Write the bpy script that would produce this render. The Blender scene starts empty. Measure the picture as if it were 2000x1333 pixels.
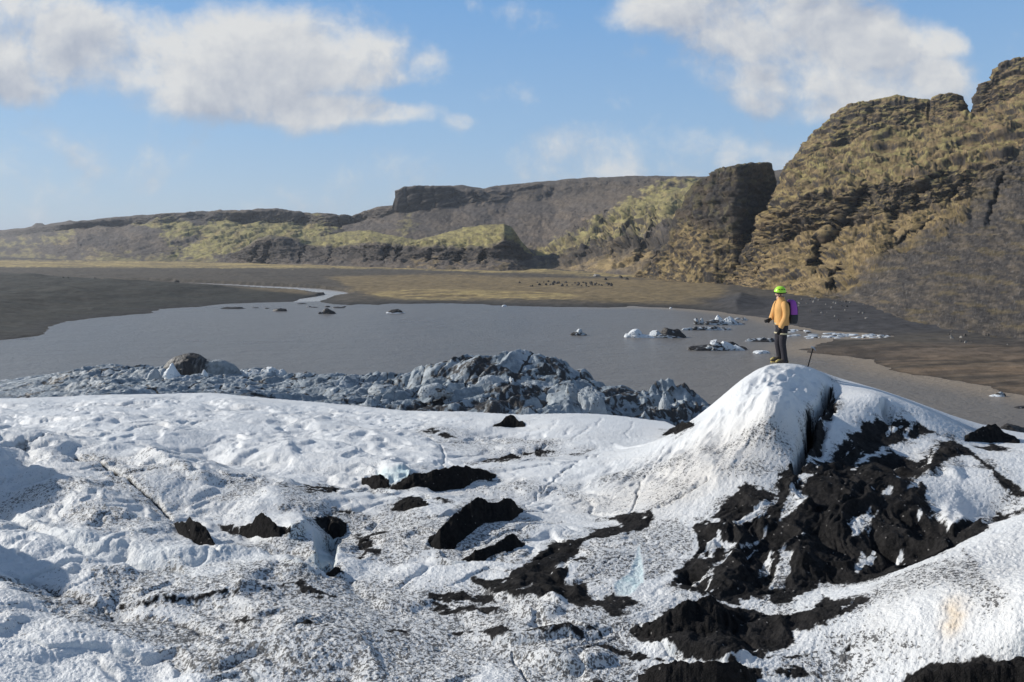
import bpy, bmesh, math, random, time
import numpy as np
from mathutils import Vector, Matrix
T0 = time.time()
sc = bpy.context.scene
rng = np.random.default_rng(7)
random.seed(7)

# ------------------------------------------------------------------ camera
F, CX, HY, ZC = 1400.0, 1000.0, 484.0, 30.0     # survey constants: focal, centre, horizon row, eye height above the lagoon
cam = bpy.data.cameras.new("camera"); camo = bpy.data.objects.new("camera", cam)
sc.collection.objects.link(camo)
camo.location = (0, 0, ZC); camo.rotation_euler = (math.radians(90), 0, 0)
cam.sensor_width = 36.0; cam.lens = 36.0 * F / 2000.0
cam.shift_y = -(666.5 - HY) / 2000.0
cam.clip_start = 0.1; cam.clip_end = 30000
sc.camera = camo
sc.render.resolution_x, sc.render.resolution_y = 1024, 682

# ------------------------------------------------------------------ light
SUN_AZ, SUN_EL = -74.0, 28.0                    # degrees from straight ahead (negative: left), above the horizon
sv = Vector((math.sin(math.radians(SUN_AZ)) * math.cos(math.radians(SUN_EL)),
             math.cos(math.radians(SUN_AZ)) * math.cos(math.radians(SUN_EL)), math.sin(math.radians(SUN_EL))))
sl = bpy.data.lights.new("sun", 'SUN'); so = bpy.data.objects.new("sun", sl)
sc.collection.objects.link(so)
sl.energy = 5.0; sl.angle = math.radians(0.5); sl.color = (1.0, 0.95, 0.87)
so.rotation_euler = (-sv).to_track_quat('-Z', 'Y').to_euler(); so.location = (-40, 30, 80)
vs = sc.view_settings
vs.view_transform = 'Standard'; vs.look = 'None'; vs.gamma = 1; vs.exposure = 0.0; vs.use_curve_mapping = False
sc.cycles.max_bounces = 6; sc.cycles.diffuse_bounces = 3; sc.cycles.glossy_bounces = 3
sc.cycles.use_denoising = True

# ------------------------------------------------------------------ node helper
class NB:
    def __init__(s, nt): s.nt = nt
    def n(s, typ, props=None, **inp):
        nd = s.nt.nodes.new(typ)
        for k, v in (props or {}).items(): setattr(nd, k, v)
        for k, v in inp.items():
            key = int(k[1:]) if k[0] == 'i' and k[1:].isdigit() else k.replace('_', ' ')
            s.set(nd.inputs[key], v)
        return nd
    def set(s, sock, v):
        if hasattr(v, 'is_linked') and hasattr(v, 'links'): s.nt.links.new(v, sock)
        else: sock.default_value = v
    def m(s, op, a, b=0.0, c=0.0, clamp=False):
        nd = s.nt.nodes.new('ShaderNodeMath'); nd.operation = op; nd.use_clamp = clamp
        s.set(nd.inputs[0], a); s.set(nd.inputs[1], b); s.set(nd.inputs[2], c)
        return nd.outputs[0]
    def v(s, op, a, b=(0, 0, 0), out=0):
        nd = s.nt.nodes.new('ShaderNodeVectorMath'); nd.operation = op
        s.set(nd.inputs[0], a); s.set(nd.inputs[1], b)
        return nd.outputs[out]
    def mix(s, f, a, b, mode='MIX'):
        nd = s.nt.nodes.new('ShaderNodeMix'); nd.data_type = 'RGBA'; nd.blend_type = mode
        s.set(nd.inputs[0], f); s.set(nd.inputs[6], a); s.set(nd.inputs[7], b)
        return nd.outputs[2]
    def ramp(s, x, lo, hi, smooth=True):
        nd = s.nt.nodes.new('ShaderNodeMapRange'); nd.interpolation_type = 'SMOOTHSTEP' if smooth else 'LINEAR'
        s.set(nd.inputs[0], x); s.set(nd.inputs[1], lo); s.set(nd.inputs[2], hi)
        return nd.outputs[0]
    def noise(s, vec, scale, detail=4, rough=0.55, dist=0.0, dims='3D'):
        nd = s.nt.nodes.new('ShaderNodeTexNoise'); nd.noise_dimensions = dims
        if vec is not None: s.set(nd.inputs['Vector'], vec)
        s.set(nd.inputs['Scale'], scale); nd.inputs['Detail'].default_value = detail
        nd.inputs['Roughness'].default_value = rough; nd.inputs['Distortion'].default_value = dist
        return nd.outputs[0]
    def attr(s, name, out=2):
        nd = s.nt.nodes.new('ShaderNodeAttribute'); nd.attribute_name = name
        return nd.outputs[out]

def rgb(r, g, b): return (r, g, b, 1.0)

def material(name):
    m = bpy.data.materials.new(name); m.use_nodes = True
    nt = m.node_tree; nt.nodes.clear()
    b = NB(nt)
    out = nt.nodes.new('ShaderNodeOutputMaterial'); p = nt.nodes.new('ShaderNodeBsdfPrincipled')
    nt.links.new(p.outputs[0], out.inputs[0])
    return m, b, p

# ------------------------------------------------------------------ sky: daylight with drifting cumulus, fixed to compass directions
world = bpy.data.worlds.new("World"); sc.world = world; world.use_nodes = True
wn = world.node_tree; wn.nodes.clear(); W = NB(wn)
sky = W.n('ShaderNodeTexSky', dict(sky_type='NISHITA', sun_disc=False))
sky.sun_elevation = math.radians(SUN_EL); sky.sun_rotation = math.radians(SUN_AZ)
sky.altitude = 50; sky.air_density = 1.0; sky.dust_density = 0.6; sky.ozone_density = 1.6
tc = W.n('ShaderNodeTexCoord').outputs['Generated']
sep = W.n('ShaderNodeSeparateXYZ', i0=tc)
dx, dy, dz = sep.outputs
ysafe = W.m('MAXIMUM', W.m('ABSOLUTE', dy), 0.12)
cu = W.m('DIVIDE', dx, ysafe); cv = W.m('DIVIDE', dz, ysafe)
uv = W.n('ShaderNodeCombineXYZ', i0=cu, i1=cv, i2=0.0).outputs[0]
warp = W.n('ShaderNodeTexNoise', i0=uv, Scale=5.0, Detail=5.0)
uvw = W.v('ADD', uv, W.v('MULTIPLY', W.v('SUBTRACT', warp.outputs[1], (0.5, 0.5, 0.5)), (0.085, 0.05, 0.0)))
# cloud bodies: (bearing, height, half width, half height, density) in pixels of the survey plate
CL = [(20, 60, 200, 105, 1), (200, 100, 190, 85, 1), (60, 150, 150, 45, .8), (330, 130, 200, 72, 1), (480, 110, 150, 85, 1), (590, 105, 135, 88, 1), (690, 128, 105, 66, 1), (745, 155, 60, 30, .9),
      (430, 190, 220, 40, .9), (600, 218, 190, 36, 1), (760, 226, 85, 25, 1), (835, 132, 50, 40, .55), (805, 150, 40, 16, .5),
      (1330, 15, 130, 55, .95), (1470, 50, 160, 75, 1), (1600, 70, 160, 80, 1), (1700, 95, 150, 68, 1), (1810, 88, 85, 42, .9), (1500, -30, 260, 70, 1),
      (1600, 150, 160, 60, .95), (1640, 195, 170, 42, .9), (1800, 170, 120, 55, .9), (1900, 185, 70, 32, .6),
      (1216, 190, 34, 48, .36), (1230, 262, 80, 40, .34), (1180, 300, 170, 40, .34), (1360, 300, 150, 40, .38), (1470, 320, 130, 42, .40), (1090, 290, 60, 26, .35), (1300, 340, 300, 40, .4),
      (895, 243, 30, 15, .36), (1030, 35, 55, 28, .3), (925, 14, 24, 20, .35), (1240, 105, 28, 22, .3), (1325, 125, 38, 22, .3),
      (142, 298, 45, 24, .18), (960, 190, 40, 12, .12), (100, 330, 300, 60, .06), (-500, 120, 400, 130, 1), (2400, 120, 300, 110, 1)]
def cloudmask(vec, cl):
    acc = None
    for (x, y, rx, ry, d) in cl:
        c = ((x - CX) / F, (HY - y) / F, 0); k = (F / (rx * 1.34), F / (ry * 1.36), 0)
        L = W.v('LENGTH', W.v('MULTIPLY', W.v('SUBTRACT', vec, c), k), out=1)
        g = W.m('MULTIPLY', W.m('SUBTRACT', 1.0, L), d * 1.0)
        g = W.m('MINIMUM', g, d * 0.55)
        acc = g if acc is None else W.m('SMOOTH_MAX', acc, g, 0.12)
    return acc
base = cloudmask(uvw, CL)
n1 = W.noise(uvw, 7.0, 11, 0.62)
n2 = W.noise(W.v('ADD', uvw, (-0.016, 0.026, 0.0)), 7.0, 7, 0.60)
dens = W.m('ADD', base, W.m('MULTIPLY', W.m('SUBTRACT', n1, 0.53), 1.85))
alpha = W.ramp(dens, -0.08, 0.52)
above = cloudmask(W.v('ADD', uvw, (-0.012, 0.040, 0.0)), [c for c in CL if c[2] > 85])
under = W.m('SUBTRACT', above, base)                        # positive below the bulk of a cloud, negative at its sunny rim
shade = W.m('ADD', 0.58, W.m('MULTIPLY', W.m('SUBTRACT', n1, n2), 3.4))
shade = W.m('SUBTRACT', shade, W.m('MULTIPLY', under, 1.15))
shade = W.m('SUBTRACT', shade, W.m('MULTIPLY', W.ramp(dens, .3, 1.0), 0.36))
shade = W.m('ADD', shade, W.m('MULTIPLY', W.m('SUBTRACT', W.noise(W.v('ADD', W.v('MULTIPLY', uvw, (1, 1.8, 1)), (3.1, 0.4, 0.0)), 5.5, 4, 0.5), 0.5), 1.3), clamp=True)
ccol = W.mix(shade, rgb(4.9, 5.35, 6.3), rgb(8.9, 8.9, 8.75))
grad = W.n('ShaderNodeValToRGB', i0=W.m('MULTIPLY', dz, 2.6))
cr = grad.color_ramp; cr.elements[0].position = 0.0; cr.elements[0].color = rgb(.52, .63, .735); cr.elements[1].position = 1.0; cr.elements[1].color = rgb(.13, .20, .33)
e2 = cr.elements.new(.86); e2.color = rgb(.195, .42, .77)
e_ = cr.elements.new(.38); e_.color = rgb(.345, .545, .79)
skyg = W.v('MULTIPLY', grad.outputs[0], (11.8, 11.8, 11.8))
skyc = W.mix(0.80, W.mix(1.0, sky.outputs[0], rgb(0.80, 0.95, 1.1), 'MULTIPLY'), skyg)
skyc = W.mix(W.m('MULTIPLY', alpha, 0.95), skyc, ccol)
bg = W.n('ShaderNodeBackground', Color=skyc, Strength=0.085)
wo = W.n('ShaderNodeOutputWorld', Surface=bg.outputs[0])

# ------------------------------------------------------------------ numeric tools
_r = np.random.default_rng(11)
PERM = np.concatenate([_r.permutation(256)] * 3).astype(np.int32)
_g = _r.normal(size=(256, 3)); G3 = (_g / np.linalg.norm(_g, axis=1)[:, None]).astype(np.float32)
_a = _r.uniform(0, 2 * np.pi, 256); G2 = np.stack([np.cos(_a), np.sin(_a)], 1).astype(np.float32)
def per2(x, y):
    x = np.asarray(x, np.float32); y = np.asarray(y, np.float32)
    fx = np.floor(x); fy = np.floor(y); xi = fx.astype(np.int32) & 255; yi = fy.astype(np.int32) & 255
    xf = x - fx; yf = y - fy
    u = xf * xf * xf * (xf * (xf * 6 - 15) + 10); v = yf * yf * yf * (yf * (yf * 6 - 15) + 10)
    def g(i, j):
        h = PERM[PERM[(xi + i) & 255] + ((yi + j) & 255)]
        return G2[h, 0] * (xf - i) + G2[h, 1] * (yf - j)
    a = g(0, 0); b = g(1, 0); c = g(0, 1); d = g(1, 1)
    return ((a + u * (b - a)) * (1 - v) + (c + u * (d - c)) * v) * 1.5
def per3(x, y, z):
    x = np.asarray(x, np.float32); y = np.asarray(y, np.float32); z = np.asarray(z, np.float32)
    fx = np.floor(x); fy = np.floor(y); fz = np.floor(z)
    xi = fx.astype(np.int32) & 255; yi = fy.astype(np.int32) & 255; zi = fz.astype(np.int32) & 255
    xf = x - fx; yf = y - fy; zf = z - fz
    fd = lambda t: t * t * t * (t * (t * 6 - 15) + 10)
    u, v, w = fd(xf), fd(yf), fd(zf)
    def g(i, j, k):
        h = PERM[PERM[PERM[(xi + i) & 255] + ((yi + j) & 255)] + ((zi + k) & 255)]
        return G3[h, 0] * (xf - i) + G3[h, 1] * (yf - j) + G3[h, 2] * (zf - k)
    l = lambda a, b, t: a + t * (b - a)
    return l(l(l(g(0,0,0), g(1,0,0), u), l(g(0,1,0), g(1,1,0), u), v), l(l(g(0,0,1), g(1,0,1), u), l(g(0,1,1), g(1,1,1), u), v), w) * 1.4
def fbm2(x, y, o=4, gain=0.5, lac=2.03):
    s = 0; a = 1.0
    for i in range(o): s = s + a * per2(x + 17.3 * i, y - 9.1 * i); x = x * lac; y = y * lac; a *= gain
    return s
def fbm3(x, y, z, o=4, gain=0.5, lac=2.03):
    s = 0; a = 1.0
    for i in range(o): s = s + a * per3(x + 17.3 * i, y - 9.1 * i, z + 5.7 * i); x = x * lac; y = y * lac; z = z * lac; a *= gain
    return s
def rid2(x, y, o=4, gain=0.5, lac=2.07):
    s = 0; a = 1.0
    for i in range(o): s = s + a * (1 - 2 * np.abs(per2(x + 31.3 * i, y + 7.7 * i))); x = x * lac; y = y * lac; a *= gain
    return s
def rid3(x, y, z, o=4, gain=0.5, lac=2.07):
    s = 0; a = 1.0
    for i in range(o): s = s + a * (1 - 2 * np.abs(per3(x + 31.3 * i, y + 7.7 * i, z - 3.1 * i))); x = x * lac; y = y * lac; z = z * lac; a *= gain
    return s
def vor2(x, y, seed=0, jit=0.9):
    xi = np.floor(x).astype(np.int32); yi = np.floor(y).astype(np.int32)
    f1 = np.full(x.shape, 9.0, np.float32); f2 = f1.copy(); cid = np.zeros(x.shape, np.int32)
    for i in (-1, 0, 1):
        for j in (-1, 0, 1):
            h = PERM[PERM[(xi + i + seed) & 255] + ((yi + j) & 255)]
            h2 = PERM[h + 57]
            px = xi + i + 0.5 + jit * (h / 255.0 - 0.5); py = yi + j + 0.5 + jit * (h2 / 255.0 - 0.5)
            d = np.hypot(px - x, py - y).astype(np.float32)
            nw = d < f1
            f2 = np.where(nw, f1, np.minimum(f2, d)); cid = np.where(nw, h * 256 + h2, cid); f1 = np.where(nw, d, f1)
    return f1, f2, cid
def sst(x, a, b):
    t = np.clip((x - a) / (b - a), 0, 1); return t * t * (3 - 2 * t)
def sdf_poly(x, y, poly, pad):
    """signed distance (positive inside), computed only near the polygon; -pad elsewhere"""
    P = np.asarray(poly, np.float64); out = np.full(x.shape, -pad, np.float32)
    bb = (x > P[:, 0].min() - pad) & (x < P[:, 0].max() + pad) & (y > P[:, 1].min() - pad) & (y < P[:, 1].max() + pad)
    idx = np.nonzero(bb)
    if len(idx[0]) == 0: return out
    X = x[idx].astype(np.float64); Y = y[idx].astype(np.float64); dmin = np.full(X.shape, 1e18); ins = np.zeros(X.shape, bool)
    n = len(P)
    for i in range(n):
        ax, ay = P[i]; bx, by = P[(i + 1) % n]
        ex, ey = bx - ax, by - ay; L = ex * ex + ey * ey + 1e-12
        t = np.clip(((X - ax) * ex + (Y - ay) * ey) / L, 0, 1)
        dmin = np.minimum(dmin, (X - ax - t * ex) ** 2 + (Y - ay - t * ey) ** 2)
        if ay != by:
            c = ((ay > Y) != (by > Y)); ins ^= c & (X < ex * (Y - ay) / (by - ay) + ax)
    d = np.sqrt(dmin); out[idx] = np.maximum(np.where(ins, d, -d), -pad)
    return out
def dist_line(x, y, pts, pad):
    """distance to a polyline, signed positive on its left side, and the fraction along it"""
    P = np.asarray(pts, np.float64); D = np.full(x.shape, pad, np.float32); S = np.ones(x.shape, np.float32); Tn = np.zeros(x.shape, np.float32)
    bb = (x > P[:, 0].min() - pad) & (x < P[:, 0].max() + pad) & (y > P[:, 1].min() - pad) & (y < P[:, 1].max() + pad)
    idx = np.nonzero(bb)
    if len(idx[0]) == 0: return D, S, Tn
    X = x[idx].astype(np.float64); Y = y[idx].astype(np.float64)
    best = np.full(X.shape, pad * 1.0); sg = np.ones(X.shape); tt = np.zeros(X.shape); n = len(P) - 1
    for i in range(n):
        ax, ay = P[i]; bx, by = P[i + 1]; ex, ey = bx - ax, by - ay; L = ex * ex + ey * ey + 1e-12
        t = np.clip(((X - ax) * ex + (Y - ay) * ey) / L, 0, 1)
        d = np.hypot(X - ax - t * ex, Y - ay - t * ey); c = np.sign(ex * (Y - ay) - ey * (X - ax))
        u = d < best; best = np.where(u, d, best); sg = np.where(u, c, sg); tt = np.where(u, (i + t) / n, tt)
    D[idx] = best; S[idx] = sg; Tn[idx] = tt
    return D, S, Tn
def tps(P, v, lam):
    P = np.asarray(P, float); n = len(P)
    r2 = ((P[:, None] - P[None]) ** 2).sum(-1); K = 0.5 * r2 * np.log(r2 + 1e-12) + lam * np.eye(n)
    Q = np.c_[np.ones(n), P]; A = np.block([[K, Q], [Q.T, np.zeros((3, 3))]])
    s = np.linalg.solve(A, np.r_[v, 0, 0, 0])
    def ev(x, y):
        out = np.zeros(x.shape)
        for i in range(n):
            q = (x - P[i, 0]) ** 2 + (y - P[i, 1]) ** 2; out += s[i] * 0.5 * q * np.log(q + 1e-12)
        return out + s[n] + s[n + 1] * x + s[n + 2] * y
    return ev

def mesh_arrays(name, V, quads, mat, attrs=None, smooth=True, parent=None):
    me = bpy.data.meshes.new(name); V = np.ascontiguousarray(V, np.float32).reshape(-1, 3); quads = np.ascontiguousarray(quads, np.int32)
    k = quads.shape[1]; nf = len(quads)
    me.vertices.add(len(V)); me.vertices.foreach_set('co', V.ravel())
    me.loops.add(nf * k); me.loops.foreach_set('vertex_index', quads.ravel())
    me.polygons.add(nf); me.polygons.foreach_set('loop_start', np.arange(0, nf * k, k, dtype=np.int32))
    me.polygons.foreach_set('use_smooth', np.full(nf, smooth, bool))
    me.update(calc_edges=True)
    for an, av in (attrs or {}).items():
        av = np.asarray(av, np.float32)
        if av.ndim > 1:
            a = me.attributes.new(an, 'FLOAT_COLOR', 'POINT'); c = np.ones((len(V), 4), np.float32); c[:, :3] = av.reshape(-1, 3); a.data.foreach_set('color', c.ravel())
        else:
            a = me.attributes.new(an, 'FLOAT', 'POINT'); a.data.foreach_set('value', av.ravel())
    me.materials.append(mat)
    o = bpy.data.objects.new(name, me); sc.collection.objects.link(o)
    if parent is not None: o.parent = parent
    return o
def grid_quads(R, C):
    i = np.arange(R * C, dtype=np.int32).reshape(R, C)
    return np.stack([i[:-1, :-1], i[:-1, 1:], i[1:, 1:], i[1:, :-1]], -1).reshape(-1, 4)
def structure(o): o['kind'] = 'structure'; return o
def thing(o, label, cat, group=None):
    o['label'] = label; o['category'] = cat
    if group: o['group'] = group
    return o
def at(px, py, Y): return ((px - CX) / F * Y, Y, ZC - (py - HY) / F * Y)
def on_water(px, py):
    Y = ZC * F / (py - HY); return ((px - CX) / F * Y, Y)
def mixc(a, b, t): return a + (b - a) * t[..., None]
def C3(*c): return np.array(c, np.float32)
# ------------------------------------------------------------------ water
def water_material():
    m, b, p = material("silty_lagoon_water")
    g = b.n('ShaderNodeTexCoord').outputs['Object']
    big = b.noise(b.v('MULTIPLY', g, (0.010, 0.02, 0)), 1.0, 4, 0.6)
    fine = b.noise(b.v('MULTIPLY', g, (0.9, 1.7, 1.0)), 0.8, 5, 0.65, 0.4)
    fine2 = b.noise(b.v('MULTIPLY', g, (0.12, 0.3, 1.0)), 0.7, 3, 0.6, 0.3)
    p.inputs['Base Color'].default_value = rgb(0.15, 0.135, 0.122)
    silt = b.attr('silt')
    b.set(p.inputs['Base Color'], b.mix(silt, b.mix(big, rgb(0.150, 0.147, 0.145), rgb(0.200, 0.192, 0.184)), rgb(0.33, 0.265, 0.195)))
    p.inputs['IOR'].default_value = 1.33
    b.set(p.inputs['Roughness'], b.m('ADD', 0.22, b.m('MULTIPLY', big, 0.15)))
    bp = b.n('ShaderNodeBump', Height=b.m('ADD', fine, b.m('MULTIPLY', fine2, 2.0)), Strength=0.85, Distance=0.5)
    b.set(p.inputs['Normal'], bp.outputs[0])
    return m
LAGOON = [(-900, 760), (-300, 696), (-100, 678), (0, 665), (40, 661), (82, 657), (88, 651), (84, 646), (100, 638), (128, 628), (200, 620), (288, 613), (298, 611), (310, 604), (380, 600), (440, 594), (520, 591),
          (575, 590), (592, 584), (616, 582), (628, 586), (622, 591), (650, 594), (685, 597), (700, 595), (740, 597), (760, 593), (800, 594), (855, 593), (935, 594), (960, 597), (1010, 598), (1090, 600), (1150, 601), (1215, 600), (1230, 598), (1260, 600), (1330, 603), (1400, 609), (1440, 615), (1475, 618),
          (1540, 634), (1600, 646), (1700, 652), (1748, 657), (1700, 663), (1640, 664), (1600, 672), (1560, 683), (1578, 690), (1600, 692), (1650, 695), (1690, 703), (1718, 712), (1742, 723), (1790, 733), (1815, 735), (1850, 743), (1890, 750), (1925, 757), (1965, 766), (2010, 774), (2100, 790), (2400, 850)]
LAG = [on_water(*p) for p in LAGOON] + [(120, 60), (120, 20), (-150, 20)]
wx = np.linspace(-330, 330, 160); wy = np.linspace(20, 460, 110)
WX, WY = np.meshgrid(wx, wy)
shore_d = sdf_poly(WX, WY, LAG, 60.0)
east = sst(WX + 0.15 * WY, 55, 130)
silt = np.clip(sst(-shore_d, -16, -1.0) * east, 0, 1) * 0.75 + 0.15 * sst(WX, -20, 70) * sst(-WY, -330, -150)
structure(mesh_arrays("water", np.stack([WX, WY, np.zeros_like(WX)], -1), grid_quads(*WX.shape), water_material(), dict(silt=silt.ravel())))

# ------------------------------------------------------------------ outwash plain and shores
def earth_material(name, scale, bump, dist, rough=0.92, contrast=0.5):
    m, b, p = material(name)
    g = b.n('ShaderNodeTexCoord').outputs['Object']
    c = b.n('ShaderNodeAttribute', dict(attribute_name='alb')).outputs[0]
    n1 = b.noise(g, scale, 6, 0.68); n2 = b.noise(g, scale * 6.3, 3, 0.6)
    k = b.m('ADD', b.m('MULTIPLY', b.m('SUBTRACT', n1, 0.5), 2.2 * contrast), b.m('MULTIPLY', b.m('SUBTRACT', n2, 0.5), 1.2 * contrast))
    k = b.m('ADD', k, 1.0)
    kk = b.n('ShaderNodeCombineXYZ', i0=k, i1=k, i2=k).outputs[0]
    b.set(p.inputs['Base Color'], b.v('MULTIPLY', c, kk))
    p.inputs['Roughness'].default_value = rough; p.inputs['Specular IOR Level'].default_value = 0.15
    bp = b.n('ShaderNodeBump', Height=b.m('ADD', n1, b.m('MULTIPLY', n2, 0.4)), Strength=bump, Distance=dist)
    b.set(p.inputs['Normal'], bp.outputs[0])
    return m
STREAM = [(190, 549.5, 1.6), (240, 551, 1.8), (290, 551.5, 2.4), (335, 553, 4), (400, 556.5, 6), (460, 559.5, 7), (520, 563, 8), (580, 566, 9), (625, 570, 11), (655, 575.5, 14), (640, 582, 12), (606, 586, 9), (592, 590, 9)]
def stream_edges():
    up = [(x, y - w / 2) for x, y, w in STREAM]; lo = [(x, y + w / 2) for x, y, w in STREAM]
    up[-4] = (672, 570); up[-3] = (690, 575.5); up[-2] = (650, 580); lo[-3] = (615, 580); lo[-2] = (585, 585); up[-1] = (622, 589); lo[-1] = (578, 590.5)
    lo[-4] = (640, 575)
    return up, lo
_up, _lo = stream_edges()
STREAM_XY = [on_water(*p) for p in _up] + [on_water(*p) for p in reversed(_lo)]
cols = np.arange(-700, 2701, 3.0); pyr = np.arange(503.0, 860.0, 0.75)
PX, PY = np.meshgrid(cols, pyr[::-1]); Yg = ZC * F / (PY - HY)
far = np.array([2600., 3400, 5000, 8000, 14000])
PX = np.vstack([PX, np.repeat(cols[None], len(far), 0)]); Yg = np.vstack([Yg, np.repeat(far[:, None], len(cols), 1)])
PYg = HY + ZC * F / Yg
Xg = (PX - CX) / F * Yg
sd = sdf_poly(Xg, Yg, LAG, 80.0)
sd_s = sd + 2.2 * fbm2(Xg * .06, Yg * .06, 4) + 0.8 * fbm2(Xg * .3, Yg * .3, 2)
z = np.where(sd_s < 0, 0.9 * (1 - np.exp(sd_s / 7.0)) + 0.02 * np.minimum(-sd_s, 60), -0.05 - 0.08 * sd_s)
land = sst(-sd_s, 4, 30)
strd = sdf_poly(Xg, Yg, STREAM_XY, 40.0)
calm = sst(-strd, 0.0, 14.0)
undul = 0.9 * fbm2(Xg * .014, Yg * .02, 4) + 0.35 * rid2(Xg * .05, Yg * .08, 3)
z += land * calm * np.maximum(undul, -0.9)
def bump_px(poly, h, soft):
    P = [on_water(*p) for p in poly]
    return h * sst(sdf_poly(Xg, Yg, P, soft * 1.2), -soft * .2, soft)
z += bump_px([(-700, 640), (-300, 560), (0, 544), (120, 546), (330, 560), (480, 572), (440, 582), (300, 592), (120, 610), (60, 630), (-100, 660), (-500, 700)], 4.5, 45) * calm * (0.85 + .25 * fbm2(Xg * .03, Yg * .03, 3))
z += bump_px([(1380, 602), (1420, 586), (1440, 581), (1480, 588), (1500, 604), (1440, 612)], 4.5, 22)
z += bump_px([(380, 541), (470, 536), (540, 536), (500, 545)], 2.2, 30)
z = np.where(strd > -1.0, np.minimum(z, 0.06), z)
z = np.where(strd > 0, -0.25, z)
# beach channels in the delta on the right
delta = sst(Xg, 60, 90) * sst(-Yg, -300, -230)
ch = rid2(Xg * .02 + 3, Yg * .09 + .35 * fbm2(Xg * .02, Yg * .02, 2), 3)
z += -0.18 * delta * sst(ch, .5, 1.2) * land
# ground colours
n_a = fbm2(Xg * .008, Yg * .03, 5); n_b = fbm2(Xg * .03, Yg * .12, 4); n_c = fbm2(Xg * .2, Yg * .3, 3)
col = np.zeros(Xg.shape + (3,), np.float32)
col[:] = C3(.085, .074, .060)
def pm(poly, soft=6):
    P = np.array([on_water(*p) for p in poly])
    return sst(sdf_poly(PX, PYg * 4, np.array(poly) * (1, 4), soft * 3) + 10 * n_b + 6 * n_c, -soft, soft)
straw = C3(.36, .275, .125); tan = C3(.21, .158, .085); dark = C3(.040, .040, .040); olive = C3(.030, .033, .031); brown = C3(.150, .108, .072)
col = mixc(col, tan, pm([(640, 545), (900, 540), (1000, 546), (1300, 552), (1420, 565), (1400, 598), (1150, 594), (1000, 590), (740, 586), (690, 572)], 14) * (.75 + .25 * sst(n_b, -.25, .4)))
col = mixc(col, straw, pm([(700, 583), (780, 574), (1000, 576), (1150, 584), (1100, 590), (800, 588)], 10) * sst(n_b, -.35, .25) * .9)
col = mixc(col, straw, pm([(-900, 509), (0, 511), (300, 512), (600, 518), (1040, 529), (1300, 546), (1300, 550), (1000, 537), (700, 528), (420, 527), (0, 525), (-900, 524)], 6) * (.45 + .55 * sst(n_a, -.35, .25)))
col = mixc(col, tan, pm([(420, 568), (600, 570), (600, 580), (480, 578)], 8) * .5)
col = mixc(col, dark, sst(n_b, .1, .6) * .45)
col = mixc(col, olive, pm([(-900, 560), (-200, 538), (0, 536), (130, 548), (330, 562), (480, 572), (600, 580), (640, 590), (440, 600), (280, 615), (90, 650), (0, 670), (-900, 760)], 12) * (.8 + .2 * n_b))
col = mixc(col, brown, sst(Xg, 60, 78) * sst(-Yg, -225, -200) * (.55 + .4 * sst(n_b, -.3, .3)))
col = mixc(col, C3(.07, .062, .056), delta * sst(Yg, 170, 200) * .55 * sst(n_b, -.4, .2))
col = mixc(col, dark * 1.0, sst(-sd_s, 14, 1) * (1 - .8 * delta) * .85)
wet = sst(-sd_s, 1.8, 0)
col = mixc(col, C3(.05, .043, .036), wet * .7)
col = mixc(col, C3(.03, .028, .027), delta * sst(ch, .75, 1.15) * .5)
col = mixc(col, C3(.055, .053, .054), sst(Yg, 230, 260) * sst(Xg, 88, 110) * sst(-Yg, -420, -380))
col *= (1.14 + .3 * n_c + .15 * n_b)[..., None]
col = np.clip(col, .008, .5)
ground_mat = earth_material("outwash_gravel_and_dry_grass", 0.35, 0.6, 0.5, contrast=0.55)
structure(mesh_arrays("ground", np.stack([Xg, Yg, z], -1), grid_quads(*Xg.shape), ground_mat, dict(alb=col.reshape(-1, 3))))
GROUND = dict(X=Xg, Y=Yg, z=z)
def ground_z(x, y):
    ci = np.clip((x / y * F + CX - cols[0]) / 3.0, 0, len(cols) - 1.001); rows = Yg[:, 0]
    r = np.interp(y, rows, np.arange(len(rows))); i, j = int(r), int(ci); i = min(i, len(rows) - 2)
    a, bb = r - i, ci - j
    return float((z_g[i, j] * (1 - bb) + z_g[i, j + 1] * bb) * (1 - a) + (z_g[i + 1, j] * (1 - bb) + z_g[i + 1, j + 1] * bb) * a)
z_g = z
# stream
sm, sb, sp = material("meltwater_stream")
sp.inputs['Base Color'].default_value = rgb(.36, .34, .32); sp.inputs['Roughness'].default_value = .22; sp.inputs['IOR'].default_value = 1.33
_g = sb.n('ShaderNodeTexCoord').outputs['Object']
sb.set(sp.inputs['Normal'], sb.n('ShaderNodeBump', Height=sb.noise(_g, 1.2, 3), Strength=.15, Distance=.15).outputs[0])
def dense(pts, k=10):
    t = np.linspace(0, len(pts) - 1, (len(pts) - 1) * k + 1); P = np.array(pts); i = np.arange(len(pts))
    return np.stack([np.interp(t, i, P[:, 0]), np.interp(t, i, P[:, 1])], 1)
A, B = dense([on_water(*p) for p in _up]), dense([on_water(*p) for p in _lo])
ts = np.linspace(-.06, 1.06, 9)
V = np.stack([np.stack([A[:, 0] * (1 - t) + B[:, 0] * t, A[:, 1] * (1 - t) + B[:, 1] * t, np.full(len(A), 0.02)], 1) for t in ts], 0)
structure(mesh_arrays("stream", V, grid_quads(V.shape[0], V.shape[1]), sm))

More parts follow.
